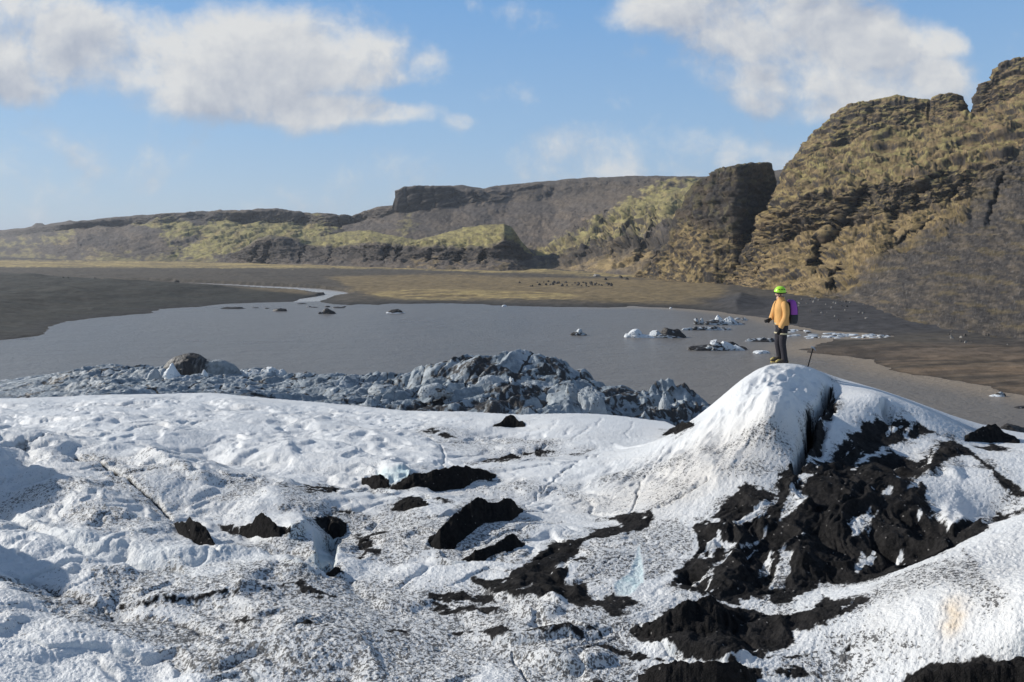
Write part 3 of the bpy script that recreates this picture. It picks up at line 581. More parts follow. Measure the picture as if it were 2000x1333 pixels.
# ------------------------------------------------------------------ glacier in the foreground
H0, SL = 3.3, 0.088                               # the ice falls gently away from the eye
def vis(px, py, e): # the place on the ice seen at that bearing, e metres above the plain slope
    s = (py - HY) / F; Y = (H0 - e) / (s - SL); return (px, Y, e)
CP = [vis(*p) for p in [
 (-100, 1150, .22), (0, 1140, .22), (130, 1205, .20), (280, 1255, .15), (430, 1333, .06), (0, 1300, .25), (200, 1333, .15), (-200, 1450, .2), (600, 1450, 0), (300, 1480, .1), (295, 1300, .12),
 (100, 1165, .02), (250, 1195, .02), (400, 1250, .0), (600, 1330, -.02),
 (0, 1018, .26), (60, 1044, .25), (130, 1064, .22), (180, 1087, .18), (260, 1100, .14), (360, 1098, .12), (450, 1092, .12), (560, 1090, .12), (620, 1098, .1),
 (0, 1120, .08), (100, 1145, .07), (180, 1160, .08), (300, 1165, .08), (400, 1170, .05), (560, 1150, .03),
 (0, 1000, .12), (60, 1025, .12), (130, 1050, .12), (250, 1080, .1), (400, 1080, .1), (530, 1072, .05),
 (0, 940, .35), (100, 960, .4), (200, 1000, .3), (300, 1040, .2), (0, 900, .5), (60, 875, .6), (130, 868, .6), (200, 900, .45), (300, 970, .2),
 (0, 868, .62), (60, 866, .65), (30, 860, .3), (0, 845, .5), (60, 848, .5), (120, 855, .4), (-200, 900, .5), (-200, 1000, .3), (-200, 850, .4),
 (220, 862, .6), (300, 890, .45), (400, 940, .3), (500, 965, .2), (560, 972, .15), (430, 1000, .05), (500, 1050, 0), (560, 1060, 0), (300, 930, .4), (250, 905, .42),
 (330, 890, 0), (400, 900, -.15), (500, 915, -.15), (560, 900, -.05), (600, 870, .1), (300, 850, .25), (200, 820, .3), (100, 810, .2), (400, 830, .2), (500, 840, .1), (600, 830, .1), (700, 840, .05), (650, 920, -.05), (600, 940, 0),
 (-200, 795, 0), (0, 785, .05), (200, 777, .1), (300, 772, .15), (400, 771, .15), (480, 777, .1), (560, 785, .05), (640, 790, 0), (700, 791, 0), (800, 800, 0), (870, 805, .1), (930, 812, .1), (1000, 820, .1), (1100, 815, .25), (1200, 815, .25), (1300, 824, .15), (1340, 833, .1),
 (800, 850, 0), (900, 860, -.05), (1000, 855, -.1), (1100, 868, 0), (1200, 865, 0), (1300, 862, .1), (1000, 880, -.1), (1100, 890, -.05), (850, 900, 0), (770, 905, .15), (720, 940, -.1), (850, 960, -.1), (950, 960, -.1), (700, 980, -.05), (800, 1010, -.05), (1000, 1000, -.05), (760, 1080, -.1), (650, 1060, -.3), (600, 1010, .1), (560, 1000, .1), (700, 1130, -.1), (800, 1130, -.1), (1000, 1090, 0), (1000, 1180, -.05), (700, 1200, 0), (500, 1200, .1), (900, 1230, -.1), (600, 1260, .1), (800, 1300, 0), (1000, 1300, 0), (1200, 1280, 0), (1200, 1420, 0),
 (1150, 930, 0), (1200, 890, .15), (1250, 960, .1), (1300, 900, .4), (1340, 837, .8), (1350, 900, .65), (1400, 950, .45), (1300, 1000, .15), (1200, 1050, .05), (1250, 1100, .0),
 (1400, 800, 1.2), (1440, 760, 1.65), (1470, 727, 1.9), (1500, 713, 2.02), (1545, 712, 2.02), (1590, 723, 1.93), (1612, 748, 1.65), (1450, 850, 1.0), (1500, 780, 1.65), (1550, 780, 1.6), (1580, 800, 1.35), (1500, 870, .95), (1540, 900, .75), (1450, 930, .6), (1520, 950, .5),
 (1630, 770, 1.45), (1655, 752, 1.6), (1690, 767, 1.5), (1720, 787, 1.35), (1738, 812, 1.1), (1640, 850, .95), (1600, 880, .75), (1680, 810, 1.2),
 (1730, 790, 1.32), (1745, 780, 1.35), (1800, 806, 1.1), (1850, 838, .8), (1890, 860, .6), (1940, 872, .5), (2000, 875, .5), (2200, 880, .4),
 (1700, 870, .75), (1800, 890, .6), (1860, 870, .65), (1650, 930, .55), (1550, 1000, .35), (1450, 1050, .2), (1350, 1120, .05), (1700, 1000, .35), (1800, 960, .45), (1880, 900, .55), (1850, 1000, .3), (1950, 950, .4), (2000, 960, .35), (1900, 1020, .2), (1600, 1080, .15), (1700, 1100, .05), (1500, 1130, .05), (1400, 1200, 0), (1600, 1150, 0), (1800, 1070, .1), (1950, 1005, .1), (1400, 1250, .1), (1500, 1250, 0), (1350, 1310, 0), (1450, 1310, .05),
 (2000, 1002, .55), (1900, 1052, .5), (1800, 1102, .4), (1700, 1150, .3), (1600, 1195, .2), (1570, 1240, .1), (2200, 920, .7), (2000, 1100, .65), (1900, 1200, .55), (1800, 1200, .45), (1700, 1250, .2), (2000, 1250, .55), (1900, 1280, .35), (2000, 1320, .3), (1750, 1325, .1), (1650, 1310, 0), (2200, 1200, .7), (2000, 1450, .3), (1600, 1450, 0)]]
CP += [(x, 45, 0) for x in range(-300, 2301, 260)] + [(1500, 22, .2), (1600, 22, .2), (1700, 21.5, .2), (1800, 20.5, .1), (1900, 20, .1), (1400, 22, .0), (2100, 20, .1), (0, 2.5, .3), (1000, 2.5, .3), (2000, 2.5, .3)]
CP = np.array(CP)
TA = lambda px: (px - CX) / 620.0
TB = lambda Y: 1.9 * np.log(Y)
_ev = tps(np.stack([TA(CP[:, 0]), TB(CP[:, 1])], 1), CP[:, 2], 0.0006)
GQ = 1.0
gpx = np.concatenate([np.linspace(-1500, -366, 130), np.linspace(-360, 2360, int(1280 * GQ)), np.linspace(2366, 3500, 130)])
rows_py = np.arange(1600, 688, -0.8 / GQ)
gY = np.concatenate([np.geomspace(1.6, H0 / ((1600 - HY) / F - SL), 26)[:-1], H0 / ((rows_py - HY) / F - SL), np.geomspace(56.5, 92, 22)])
LY = np.log(gY)
cpx = np.linspace(-1500, 3500, 515); cY = np.exp(np.linspace(LY[0], LY[-1], 300))
CE = _ev(*np.meshgrid(TA(np.clip(cpx, -420, 2420)), TB(cY)))
def bil(A, ax, ay, x, y):
    fx = np.clip(np.interp(x, ax, np.arange(len(ax))), 0, len(ax) - 1.0001); fy = np.clip(np.interp(y, ay, np.arange(len(ay))), 0, len(ay) - 1.0001)
    j = fx.astype(int); i = fy.astype(int); u = fx - j; v = fy - i
    return A[i, j] * (1 - u) * (1 - v) + A[i, j + 1] * u * (1 - v) + A[i + 1, j] * (1 - u) * v + A[i + 1, j + 1] * u * v
GPX, GY = np.meshgrid(gpx, gY)
GX = ((GPX - CX) / F * GY).astype(np.float32); GYf = GY.astype(np.float32)
E = bil(CE, cpx, np.log(cY), GPX, np.log(GY))
YC = np.interp(GPX, [-360, 0, 400, 640, 870, 1100, 1300, 1340, 1420, 1500, 1640, 1900, 2360], [26.8, 26.8, 27.6, 25.6, 22.8, 21.2, 20.4, 19.4, 18.6, 18.0, 17.4, 17.2, 16.0])
dropx = np.maximum(0, GY - YC); DROP = 0.5 * dropx + 0.6 * dropx ** 2 / (dropx + 6) * .5
ZB = -H0 - SL * GY + E - DROP                        # relative to the eye
def hit(px, py):
    """ground position met by a bearing on the smooth ice"""
    j = min(float(np.interp(px, gpx, np.arange(len(gpx)))), len(gpx) - 1.001); k = int(j)
    zc = ZB[:, k] * (1 - (j - k)) + ZB[:, k + 1] * (j - k); s = -zc / gY; S = (py - HY) / F
    ii = np.nonzero((s[:-1] >= S) & (s[1:] <= S))[0]
    if len(ii) == 0: Y = H0 / max(S - SL, .05)
    else:
        i = ii[0]; t = (s[i] - S) / (s[i] - s[i + 1] + 1e-9); Y = gY[i] + t * (gY[i + 1] - gY[i])
    return ((px - CX) / F * Y, Y)
# ground features are measured in a chart that keeps their apparent proportions: u across, v = log distance
CU = lambda X, Y: X / Y * F
CVv = lambda Y: -np.log(Y) * 420.0
GU = (GPX - CX).astype(np.float32); GV = (CVv(GY)).astype(np.float32)
def chart(pts):
    out = []
    for p in pts:
        X, Y = hit(*p[:2]) if len(p) == 2 else ((p[0] - CX) / F * p[2], p[2]); out.append((CU(X, Y), CVv(Y)))
    return out
wA = 9 * fbm2(GX * 1.1, GYf * 1.1, 4, .6); wB = 5 * fbm2(GX * 4.5 + 9, GYf * 4.5, 3, .6)
WARP = wA + wB; wS = 10 * fbm2(GX * .45 + 3, GYf * .45, 3, .5)

hgt = np.zeros_like(GX)
# --- lips: steep faces turned to the viewer;  (line, height, fall-off behind in chart units, edge width)
def lip(pts, h, L, w=3.0, blue=0.0):
    global hgt, BLUE
    P = chart(pts); D, S, Tn = dist_line(GU + .7 * wS + .25 * wA, GV + .7 * wS + .25 * wA, P, L * 3.2)
    d = D * np.where(S > 0, -1, 1)                     # positive behind the line (further away)
    end = sst(np.minimum(Tn, 1 - Tn), 0, .28)
    far_ = np.where(D >= L * 3.19, 0, 1.0)
    hgt = hgt + end * far_ * h * sst(d, -w, w) * np.exp(-np.maximum(d, 0) / L)
    if blue: BLUE = np.maximum(BLUE, blue * end * far_ * np.exp(-(d / (w * 2.2)) ** 2))
BLUE = np.zeros_like(GX)
lip([(-80, 985), (0, 1003), (60, 1033), (130, 1058), (200, 1074), (280, 1087), (350, 1091), (430, 1085), (535, 1080), (600, 1086)], .21, 60, 9, .12)
lip([(180, 1166), (300, 1170), (400, 1172), (480, 1158), (560, 1150)], .08, 20, 3)
# ice humps just left of the view: their long shadows lie across the left slopes
for (x_, y_, ru, rv_, h_) in [(-9.0, 9.55, .75, .8, 1.75), (-9.6, 8.6, .8, .7, 1.5), (-11.0, 12.3, .9, 1.0, 2.1), (-11.6, 13.6, .9, .8, 1.7), (-7.3, 6.9, .55, .5, .8)]:
    n_ = .35 * fbm2(GX * 1.1 + x_, GYf * 1.1, 3)
    hgt = hgt + h_ * np.exp(-(((GX - x_) / ru) ** 2 + ((GYf - y_) / rv_) ** 2) * (1 + n_))
lip([(-60, 872), (0, 868), (70, 864), (130, 868)], .12, 30, 3)
lip([(735, 944), (760, 948), (800, 944), (812, 930)], .30, 16, 4, .7)
lip([(590, 1088), (620, 1094), (640, 1096), (650, 1085)], .22, 18, 4, .7)
lip([(560, 1064), (590, 1058), (615, 1048)], .16, 14, 4, .5)
lip([(540, 1094), (590, 1106), (640, 1112)], .10, 16, 4, .3)
lip([(400, 898), (450, 906), (520, 908), (570, 898), (600, 880)], .16, 40, 8)
lip([(250, 870), (320, 910), (380, 935), (440, 955)], .14, 36, 6)
lip([(1050, 862), (1120, 872), (1200, 872), (1320, 862)], .05, 20, 4)
lip([(830, 850), (900, 845), (960, 840), (1020, 848)], .10, 25, 5)
lip([(950, 1165), (1040, 1180), (1120, 1200)], .12, 22, 4); lip([(900, 1240), (1000, 1256), (1100, 1246), (1180, 1238)], .12, 20, 4); lip([(720, 1180), (800, 1190), (870, 1180)], .08, 16, 4)
lip([(990, 1205), (1050, 1215), (1110, 1206)], .12, 18, 4); lip([(1020, 1290), (1120, 1302), (1220, 1285)], .12, 22, 4); lip([(1250, 1262), (1320, 1275), (1420, 1290), (1500, 1300)], .10, 18, 4)
lip([(1545, 1105), (1570, 1120), (1600, 1110)], .1, 14, 4); lip([(1825, 1020), (1855, 1038), (1900, 1024)], .18, 22, 6); lip([(1800, 935), (1840, 925), (1890, 940)], .12, 20, 5)
# smooth pale hollows in the near mound
for (x, y, ru, rv_, h) in [(295, 1300, 60, 30, -.16), (215, 1200, 40, 10, -.03), (110, 1300, 70, 26, -.07)]:
    (u0, v0), = chart([(x, y)]); hgt += h * np.exp(-((GU - u0) / ru) ** 2 - ((GV - v0) / rv_) ** 2)
ZB = ZB + hgt
hgt = np.zeros_like(GX)
# --- anisotropic swells: down-right on the left slopes, up-right on the ash side
wl = sst(-GX, -1.5, 3.0); wr = sst(GX, 0.5, 3.0)
ul = (.68 * GX - .73 * GYf); vl = (.73 * GX + .68 * GYf); ur = (.62 * GX + .79 * GYf); vr = (.79 * GX - .62 * GYf)
qx = .12 * fbm2(GX * .9, GYf * .9, 3)
sw_l = fbm2(ul * .24, vl * .62 + qx * 3, 3, .36); sw_l2 = fbm2(ul * .9 + 4, vl * 2.6 + qx * 8, 4, .55)
sw_r = rid2(ur * .22 + 3, vr * .85 + qx * 4, 4, .5) - .4
sw_m = fbm2(GX * .35, GYf * .8, 3, .4)
ntop = sst(YC - GY, .3, 3.0) * .8 + .2
hgt = hgt + ntop * (wl * (.16 * sw_l + .016 * sw_l2) + (1 - wl) * (1 - wr) * .13 * sw_m + wr * .05 * sw_m - .06 * (1 - wr) * sst(rid2(GX * .33 + 5, GYf * .75 + qx * 5, 2, .4), .75, 1.25))
lump = np.abs(fbm2(GX * 1.9 + qx * 4, GYf * 1.9, 4, .55)); _l = lambda u, v, o: (np.abs(fbm2(u * 2.6 + 6 + o, v * 5.2, 2)), np.abs(fbm2(u * 4.6 + qx * 6 + o, v * 12.5, 3, .55)))
(l1a, l2a), (l1b, l2b) = _l(ul, vl, 0), _l(ur, vr, 9); wmix = sst(wl - wr + .5 * per2(GX * .5, GYf * .5), -.5, .5)
lump1 = wmix * l1a + (1 - wmix) * l1b; lump2 = wmix * l2a + (1 - wmix) * l2b
lump3 = np.abs(per2(GX * 15 + 3, GYf * 17)); lump4 = per2(GX * 40, GYf * 40)
calmhump = 1 - .45 * sst(sdf_poly(GU, GV, chart([(1340, 840), (1440, 765), (1500, 716), (1600, 730), (1560, 860), (1400, 960), (1150, 960), (1100, 930)]), 30), -10, 25)
near = .9
hgt += calmhump * near * ntop * (.008 * (.45 - lump) + .010 * (.4 - lump1) + .012 * (.4 - lump2) + .011 * (.4 - lump3) + .005 * lump4)
hgt += (1 - calmhump) / .45 * (.10 * fbm2(GX * .9, GYf * .9, 3, .5) + .05 * (rid2(ur * .8, vr * 2.4, 3) - .6)) * sst(17.4 - GY, 0, 1.2)
hgt += -.012 * sst(rid2(GX * .7 + 7, GYf * 1.1, 3), 1.25, 1.7) * (1 - wr * .6)

# --- cracks
def crack(pts, dep, w, dirt=0.0):
    global hgt, CRK
    P = chart(pts); D, S, Tn = dist_line(GU + .5 * wB + .3 * wA, GV + .5 * wB + .3 * wA, P, w * 5)
    g = np.exp(-(D / w) ** 2) * sst(np.minimum(Tn, 1 - Tn), 0, .08)
    hgt = hgt - dep * g; CRK = np.maximum(CRK, dirt * g)
CRK = np.zeros_like(GX)
crack([(138, 876), (160, 886), (196, 898), (230, 920), (266, 947), (308, 975), (345, 1008)], .10, 3.2, 1.1)
crack([(345, 1008), (380, 1040), (430, 1060)], .06, 3, .5)
crack([(-20, 860), (20, 861), (50, 858), (100, 851)], .06, 2.5, .8)
crack([(1619, 754), (1616, 764), (1609, 783), (1594, 800), (1580, 830), (1572, 865), (1560, 898), (1550, 925)], 1.0, 6, .95)
crack([(1636, 765), (1622, 800), (1606, 850), (1592, 890)], .10, 5, .5)
crack([(1722, 782), (1732, 800), (1745, 818)], .4, 7, .35)
crack([(1055, 962), (1085, 935), (1120, 912), (1175, 884)], .05, 1.8, .75); crack([(1020, 985), (1040, 970), (1062, 950)], .03, 1.6, .5)
crack([(1228, 1006), (1238, 980), (1245, 955), (1256, 938)], .05, 1.8, .75); crack([(1282, 996), (1320, 972), (1350, 958), (1392, 938)], .05, 2.2, .8)
crack([(1255, 940), (1280, 900), (1300, 870)], .03, 1.5, .5); crack([(860, 865), (868, 890), (866, 912)], .06, 2.0, .6)
crack([(1090, 820), (1070, 840), (1055, 850)], .02, 2, .4); crack([(1180, 818), (1145, 838), (1120, 856)], .025, 2, .45); crack([(1240, 822), (1220, 845), (1230, 858)], .02, 1.6, .35)
crack([(660, 800), (760, 812), (860, 822)], .04, 1.6, .5); crack([(500, 796), (600, 806), (700, 804)], .03, 1.4, .35)
crack([(1010, 990), (1080, 972), (1150, 960)], .02, 1.4, .35); crack([(930, 900), (1000, 885), (1080, 868)], .04, 2, .5); crack([(1240, 1220), (1300, 1262), (1340, 1285)], .03, 2, .3)
crack([(1000, 1270), (1020, 1310), (1040, 1350)], .05, 2, .6); crack([(0, 1128), (60, 1145), (150, 1172), (260, 1205), (360, 1218), (440, 1250)], .05, 4, .8)
# the blue slot melted into the flank of the ash ridge
wed = sdf_poly(GU + .25 * WARP, GV + .25 * WARP, chart([(1251, 1072), (1255, 1111), (1258, 1150), (1228, 1172), (1203, 1171), (1199, 1156), (1226, 1130), (1240, 1100)]), 20)
hgt -= .015 * sst(wed, -1, 10); BLUE = np.maximum(BLUE, sst(wed, -1.5, 2.5))
pool = sdf_poly(GU + .3 * WARP, GV + .3 * WARP, chart([(735, 920), (762, 913), (806, 917), (798, 941), (765, 947), (742, 938)]), 20)
hgt -= .12 * sst(pool, -1, 6); BLUE = np.maximum(BLUE, .9 * sst(pool, -2, 3))
hole = sdf_poly(GU + .3 * WARP, GV + .3 * WARP, chart([(612, 1040), (650, 1046), (668, 1060), (655, 1096), (632, 1098), (615, 1070)]), 20)
hgt -= .25 * sst(hole, -1, 8); BLUE = np.maximum(BLUE, .6 * sst(hole, -2, 3))

# --- volcanic ash
ASH = np.zeros_like(GX); ASHH = np.zeros_like(GX); FRNG = np.zeros_like(GX)
def ash(poly, soft=3.0, k=1.0, warp=1.0):
    global ASH, ASHH, FRNG
    q = sdf_poly(GU + warp * .6 * WARP, GV + warp * .5 * WARP, chart(poly), 44)
    ASH = np.maximum(ASH, k * sst(q, -soft, soft)); ASHH = np.maximum(ASHH, k * sst(q, -2, 26)); FRNG = np.maximum(FRNG, k * sst(q, -40, 2))
def bare(poly, soft=4.0, k=1.0):
    global ASH, ASHH
    q = sdf_poly(GU - .8 * WARP, GV + .7 * WARP, chart(poly), 30)
    ASH = ASH * (1 - k * sst(q, -1.5, 1 + soft)); ASHH = ASHH * (1 - .6 * sst(q, -8, 8))
# the great field on the flank of the ice hill
ash([(1627, 753), (1615, 757), (1608, 783), (1592, 790), (1575, 800), (1572, 860), (1559, 893), (1541, 897), (1517, 930), (1522, 966), (1500, 960), (1452, 945), (1405, 998), (1349, 1025), (1366, 1070), (1357, 1085), (1320, 1123), (1314, 1160), (1366, 1164), (1438, 1178), (1470, 1168), (1519, 1178), (1571, 1160), (1601, 1139), (1674, 1139), (1740, 1123), (1798, 1099), (1864, 1069), (1912, 1042), (1965, 1010), (2040, 975), (2040, 985), (1996, 993), (1944, 1003), (1895, 1021), (1853, 1035), (1828, 1017), (1815, 985), (1800, 935), (1832, 926), (1849, 902), (1877, 891), (1895, 892), (1958, 955), (1993, 968), (2010, 965), (1965, 933), (1916, 902), (1888, 874), (1860, 856), (1835, 863), (1807, 895), (1790, 902), (1755, 888), (1741, 877), (1720, 888), (1660, 916), (1690, 890), (1737, 867), (1790, 856), (1825, 839), (1790, 821), (1737, 821), (1692, 821), (1681, 839), (1650, 863), (1615, 902), (1566, 912), (1590, 895), (1604, 853), (1615, 811), (1636, 790)])
ash([(1224, 1232), (1272, 1220), (1326, 1181), (1378, 1172), (1465, 1187), (1520, 1200), (1586, 1187), (1607, 1162), (1628, 1172), (1677, 1163), (1698, 1172), (1662, 1196), (1619, 1220), (1577, 1232), (1547, 1237), (1550, 1256), (1522, 1278), (1468, 1284), (1400, 1276), (1332, 1280), (1326, 1256), (1302, 1247), (1257, 1250)])
ash([(1275, 993), (1257, 1002), (1212, 1021), (1181, 1024), (1145, 1039), (1115, 1054), (1076, 1063), (1030, 1099), (1000, 1117), (978, 1136), (944, 1130), (923, 1133), (959, 1154), (1014, 1156), (1089, 1163), (1103, 1172), (1127, 1196), (1169, 1196), (1190, 1211), (1218, 1202), (1248, 1181), (1212, 1172), (1196, 1163), (1181, 1181), (1151, 1172), (1145, 1151), (1181, 1148), (1121, 1142), (1103, 1136), (1106, 1111), (1145, 1108), (1148, 1099), (1121, 1087), (1142, 1057), (1181, 1051), (1212, 1039), (1266, 1021)])
ash([(1255, 1306), (1320, 1291), (1363, 1299), (1447, 1296), (1475, 1322), (1475, 1370), (1200, 1370)]); ash([(1160, 1326), (1215, 1321), (1210, 1334), (1165, 1334)])
ash([(1740, 1345), (1770, 1333), (1828, 1314), (1904, 1303), (1979, 1308), (2100, 1290), (2100, 1420), (1740, 1420)])
ash([(1500, 1292), (1560, 1284), (1662, 1272), (1640, 1284), (1560, 1294)], 3, .9); ash([(1450, 1306), (1560, 1312), (1600, 1322), (1480, 1326)], 4, .75)
for poly in [[(792, 946), (807, 927), (860, 920), (912, 914), (969, 924), (912, 935), (905, 950), (856, 952), (762, 957), (744, 955)], [(710, 939), (729, 931), (747, 935), (759, 948), (735, 952)],
             [(909, 905), (987, 893), (1002, 887), (1017, 897), (987, 901)], [(1017, 884), (1050, 876), (1085, 875), (1060, 887)], [(1081, 888), (1110, 882), (1152, 879), (1130, 887)],
             [(819, 843), (850, 842), (894, 854), (880, 858)], [(577, 964), (600, 951), (650, 948), (668, 955), (640, 966)], [(521, 961), (560, 962), (640, 966), (600, 969)],
             [(766, 999), (800, 976), (825, 980), (836, 995), (810, 990), (790, 998)], [(834, 985), (871, 985), (870, 991)], [(650, 1003), (680, 996), (706, 997), (690, 1008), (655, 1012)],
             [(612, 1018), (633, 1013), (657, 1021), (675, 1033), (668, 1054), (645, 1048)], [(700, 1068), (715, 1062), (730, 1070), (722, 1080), (704, 1078)], [(697, 1092), (720, 1082), (748, 1079), (730, 1092)],
             [(690, 1058), (740, 1040), (765, 1042), (745, 1056), (700, 1070)], [(425, 1014), (455, 1018), (475, 1024), (455, 1032)], [(835, 1155), (880, 1152), (960, 1158), (970, 1170), (900, 1180), (840, 1172)], [(840, 1186), (900, 1184), (980, 1186), (975, 1196), (880, 1198)],
             [(1295, 850), (1320, 840), (1347, 826), (1352, 832), (1320, 848)], [(1900, 872), (1940, 868), (1975, 878), (1950, 886)], [(880, 1228), (920, 1226), (915, 1236), (885, 1236)], [(1010, 1230), (1100, 1222), (1180, 1236), (1100, 1246), (1030, 1240)],
             [(720, 1230), (780, 1226), (800, 1238), (740, 1240)], [(640, 1106), (660, 1102), (668, 1110), (650, 1114)], [(930, 1226), (980, 1222), (1010, 1232), (960, 1240)], [(560, 1150), (600, 1147), (660, 1158), (620, 1162)],
             [(430, 1199), (470, 1200), (500, 1212), (470, 1214)], [(560, 1213), (600, 1218), (640, 1228), (580, 1228)], [(1140, 1252), (1240, 1262), (1300, 1280), (1230, 1278)], [(1320, 1290), (1280, 1300), (1250, 1292)], [(1180, 1008), (1240, 1000), (1275, 1010), (1230, 1022)]]:
    ash(poly, 3, .95, 1.3)
ash([(195, 1162), (260, 1165), (330, 1170), (395, 1172), (390, 1180), (300, 1178)], 3, .85); ash([(395, 1172), (450, 1160), (520, 1152), (560, 1150), (520, 1158), (430, 1174)], 3, .7)
# ice showing through the field
for poly in [[(1658, 1010), (1680, 1016), (1710, 1010), (1700, 1035), (1668, 1050)], [(1541, 955), (1580, 962), (1575, 985), (1535, 1010), (1515, 1028), (1530, 990)], [(1524, 1080), (1548, 1082), (1548, 1112), (1530, 1150), (1496, 1152), (1510, 1122)],
             [(1680, 1075), (1700, 1085), (1690, 1110), (1674, 1126), (1668, 1095)], [(1423, 1024), (1470, 1000), (1514, 972), (1520, 976), (1480, 1008), (1430, 1036)], [(1348, 1130), (1393, 1108), (1471, 1055), (1500, 1034), (1490, 1050), (1400, 1116), (1360, 1138)],
             [(1768, 962), (1790, 935), (1805, 932), (1795, 955)], [(1394, 1066), (1430, 1066), (1436, 1080), (1410, 1092)], [(1466, 1176), (1500, 1166), (1520, 1180), (1560, 1172), (1570, 1184), (1500, 1192)], [(1552, 930), (1570, 925), (1580, 945), (1560, 950)],
             [(1600, 1130), (1630, 1132), (1660, 1142), (1600, 1150)], [(1378, 1010), (1410, 1005), (1420, 1020), (1390, 1026)], [(1720, 960), (1740, 950), (1750, 958), (1730, 970)], [(1640, 1180), (1660, 1176), (1665, 1186), (1645, 1190)]]:
    bare(poly, 4, .95)
ASH *= 1 - .85 * sst(fbm2(ur * .7, vr * 3.6, 5, .6) + .25 * fbm2(GX * 7, GYf * 7, 2), .58, .85)
# ash stands proud (it shields the ice below) and breaks into sharp dunes that run up the slope
dune = rid2(ur * .45 + 1.7, vr * 1.05 + qx * 4, 4, .52) - .2
dune = dune - dune.mean()
hgt += ASHH * (.015 + wr * .17 * dune + (1 - wr) * .05 * rid2(GX * 1.3, GYf * 1.8, 3))
ASHK = sst(ASH + .55 * fbm2(GX * 7, GYf * 7, 4, .65) * (ASH > .02) * (ASH < .98), .38, .62)
GZ = ZB + hgt + ZC
ZB2 = GZ - ZC
def ice_z(X, Y):
    X = np.atleast_1d(np.asarray(X, float)); Y = np.atleast_1d(np.asarray(Y, float))
    return bil(GZ, gpx, LY, X / Y * F + CX, np.log(Y))

# --- dirt films and tints
DIRT = np.zeros_like(GX)
def film(poly, k, soft=22):
    global DIRT
    s_ = sst(sdf_poly(GU + 2.2 * wA, GV + 1.6 * wA, chart(poly), soft * 3), -soft, soft)
    DIRT = np.maximum(DIRT, k * s_)
film([(170, 1105), (350, 1098), (560, 1100), (640, 1120), (600, 1160), (400, 1170), (200, 1165)], .58, 12)
film([(-100, 1128), (60, 1145), (160, 1172), (300, 1205), (420, 1235), (600, 1345), (440, 1345), (300, 1262), (190, 1215), (130, 1205), (60, 1165), (-100, 1140)], .96, 8)
film([(300, 1180), (520, 1160), (700, 1120), (1000, 1140), (900, 1200), (1000, 1260), (900, 1345), (560, 1345), (420, 1240)], .66, 24)
film([(540, 1170), (700, 1150), (860, 1170), (860, 1215), (640, 1220)], .74, 14); film([(580, 1300), (700, 1270), (900, 1290), (880, 1345), (560, 1345)], .74, 20); film([(820, 1215), (1020, 1200), (1160, 1225), (1000, 1260), (850, 1260)], .72, 14)
film([(620, 1110), (700, 1120), (760, 1150), (640, 1160)], .8, 10)
film([(540, 950), (640, 955), (640, 1000), (560, 1005)], .42, 14); film([(420, 1035), (600, 1040), (640, 1085), (480, 1070)], .58, 12); film([(660, 1000), (760, 990), (860, 1010), (850, 1060), (780, 1110), (660, 1080)], .64, 16)
film([(860, 1060), (1000, 1010), (1100, 1010), (1000, 1090), (860, 1115)], .55, 14); film([(960, 1150), (1120, 1180), (1230, 1215), (1240, 1345), (1000, 1345), (900, 1250)], .52, 22)
film([(1000, 1270), (1120, 1280), (1130, 1345), (990, 1345)], .72, 16)
film([(1360, 880), (1480, 825), (1560, 850), (1560, 900), (1500, 925), (1400, 930)], .50, 18); film([(1100, 960), (1250, 900), (1340, 880), (1400, 930), (1300, 990), (1150, 1010)], .42, 26); film([(1500, 840), (1580, 830), (1570, 900), (1520, 900)], .40, 14)
film([(1140, 1060), (1230, 1030), (1340, 1025), (1360, 1085), (1300, 1140), (1120, 1140)], .58, 12); film([(1240, 1000), (1330, 1005), (1310, 1045), (1220, 1050)], .62, 10)
film([(1680, 1150), (1780, 1110), (1880, 1085), (1990, 1230), (1930, 1240), (1850, 1150), (1700, 1190)], .46, 16); film([(1870, 1070), (1890, 1090), (1960, 1170), (1940, 1200), (1880, 1120)], .60, 8); film([(1600, 1225), (1700, 1205), (1800, 1235), (1800, 1290), (1600, 1285)], .54, 16); film([(1550, 1280), (1800, 1275), (2000, 1290), (1900, 1310), (1700, 1330), (1500, 1330)], .56, 14)
film([(1800, 900), (1860, 880), (1890, 910), (1840, 930)], .45, 10); film([(840, 830), (1000, 850), (1160, 880), (1000, 900), (860, 880)], .36, 18); film([(640, 935), (760, 925), (760, 965), (660, 960)], .5, 12); film([(130, 870), (240, 900), (350, 1000), (420, 1050), (300, 1000), (180, 915)], .42, 8)
film([(820, 1070), (900, 985), (960, 965), (1030, 985), (1000, 1030), (900, 1085)], .60, 14); film([(890, 1105), (990, 1040), (1035, 1060), (950, 1105)], .58, 12); film([(-100, 900), (200, 880), (420, 900), (560, 920), (500, 1080), (200, 1080), (-100, 1000)], .24, 40)
film([(560, 970), (680, 990), (700, 1030), (600, 1020)], .45, 12); film([(780, 950), (1000, 930), (1100, 960), (960, 985)], .28, 20)
fringe = sst(ASH, .02, .5) * (1 - ASHK)
D0 = DIRT.copy()
DIRT = np.clip(DIRT * (.96 + .30 * fbm2(GX * .7, GYf * 1.6, 4, .6)) + .26 + .22 * sst(fbm2(GX * .5, GYf * .9, 4), -.1, .6) - .12 * wr, 0, .74); DIRT = np.maximum(DIRT, .86 * sst(D0, .78, .95) * (.85 + .3 * fbm2(GX * 2, GYf * 4, 3)))
DIRT = np.maximum(DIRT, .62 * fringe); DIRT = np.maximum(DIRT, FRNG * (.58 + .45 * fbm2(GX * 1.8, GYf * 2.4, 4, .6))); DIRT = np.maximum(DIRT, np.clip(CRK * (.85 + .5 * fbm2(GX * 3, GYf * 3, 3)), 0, 1))
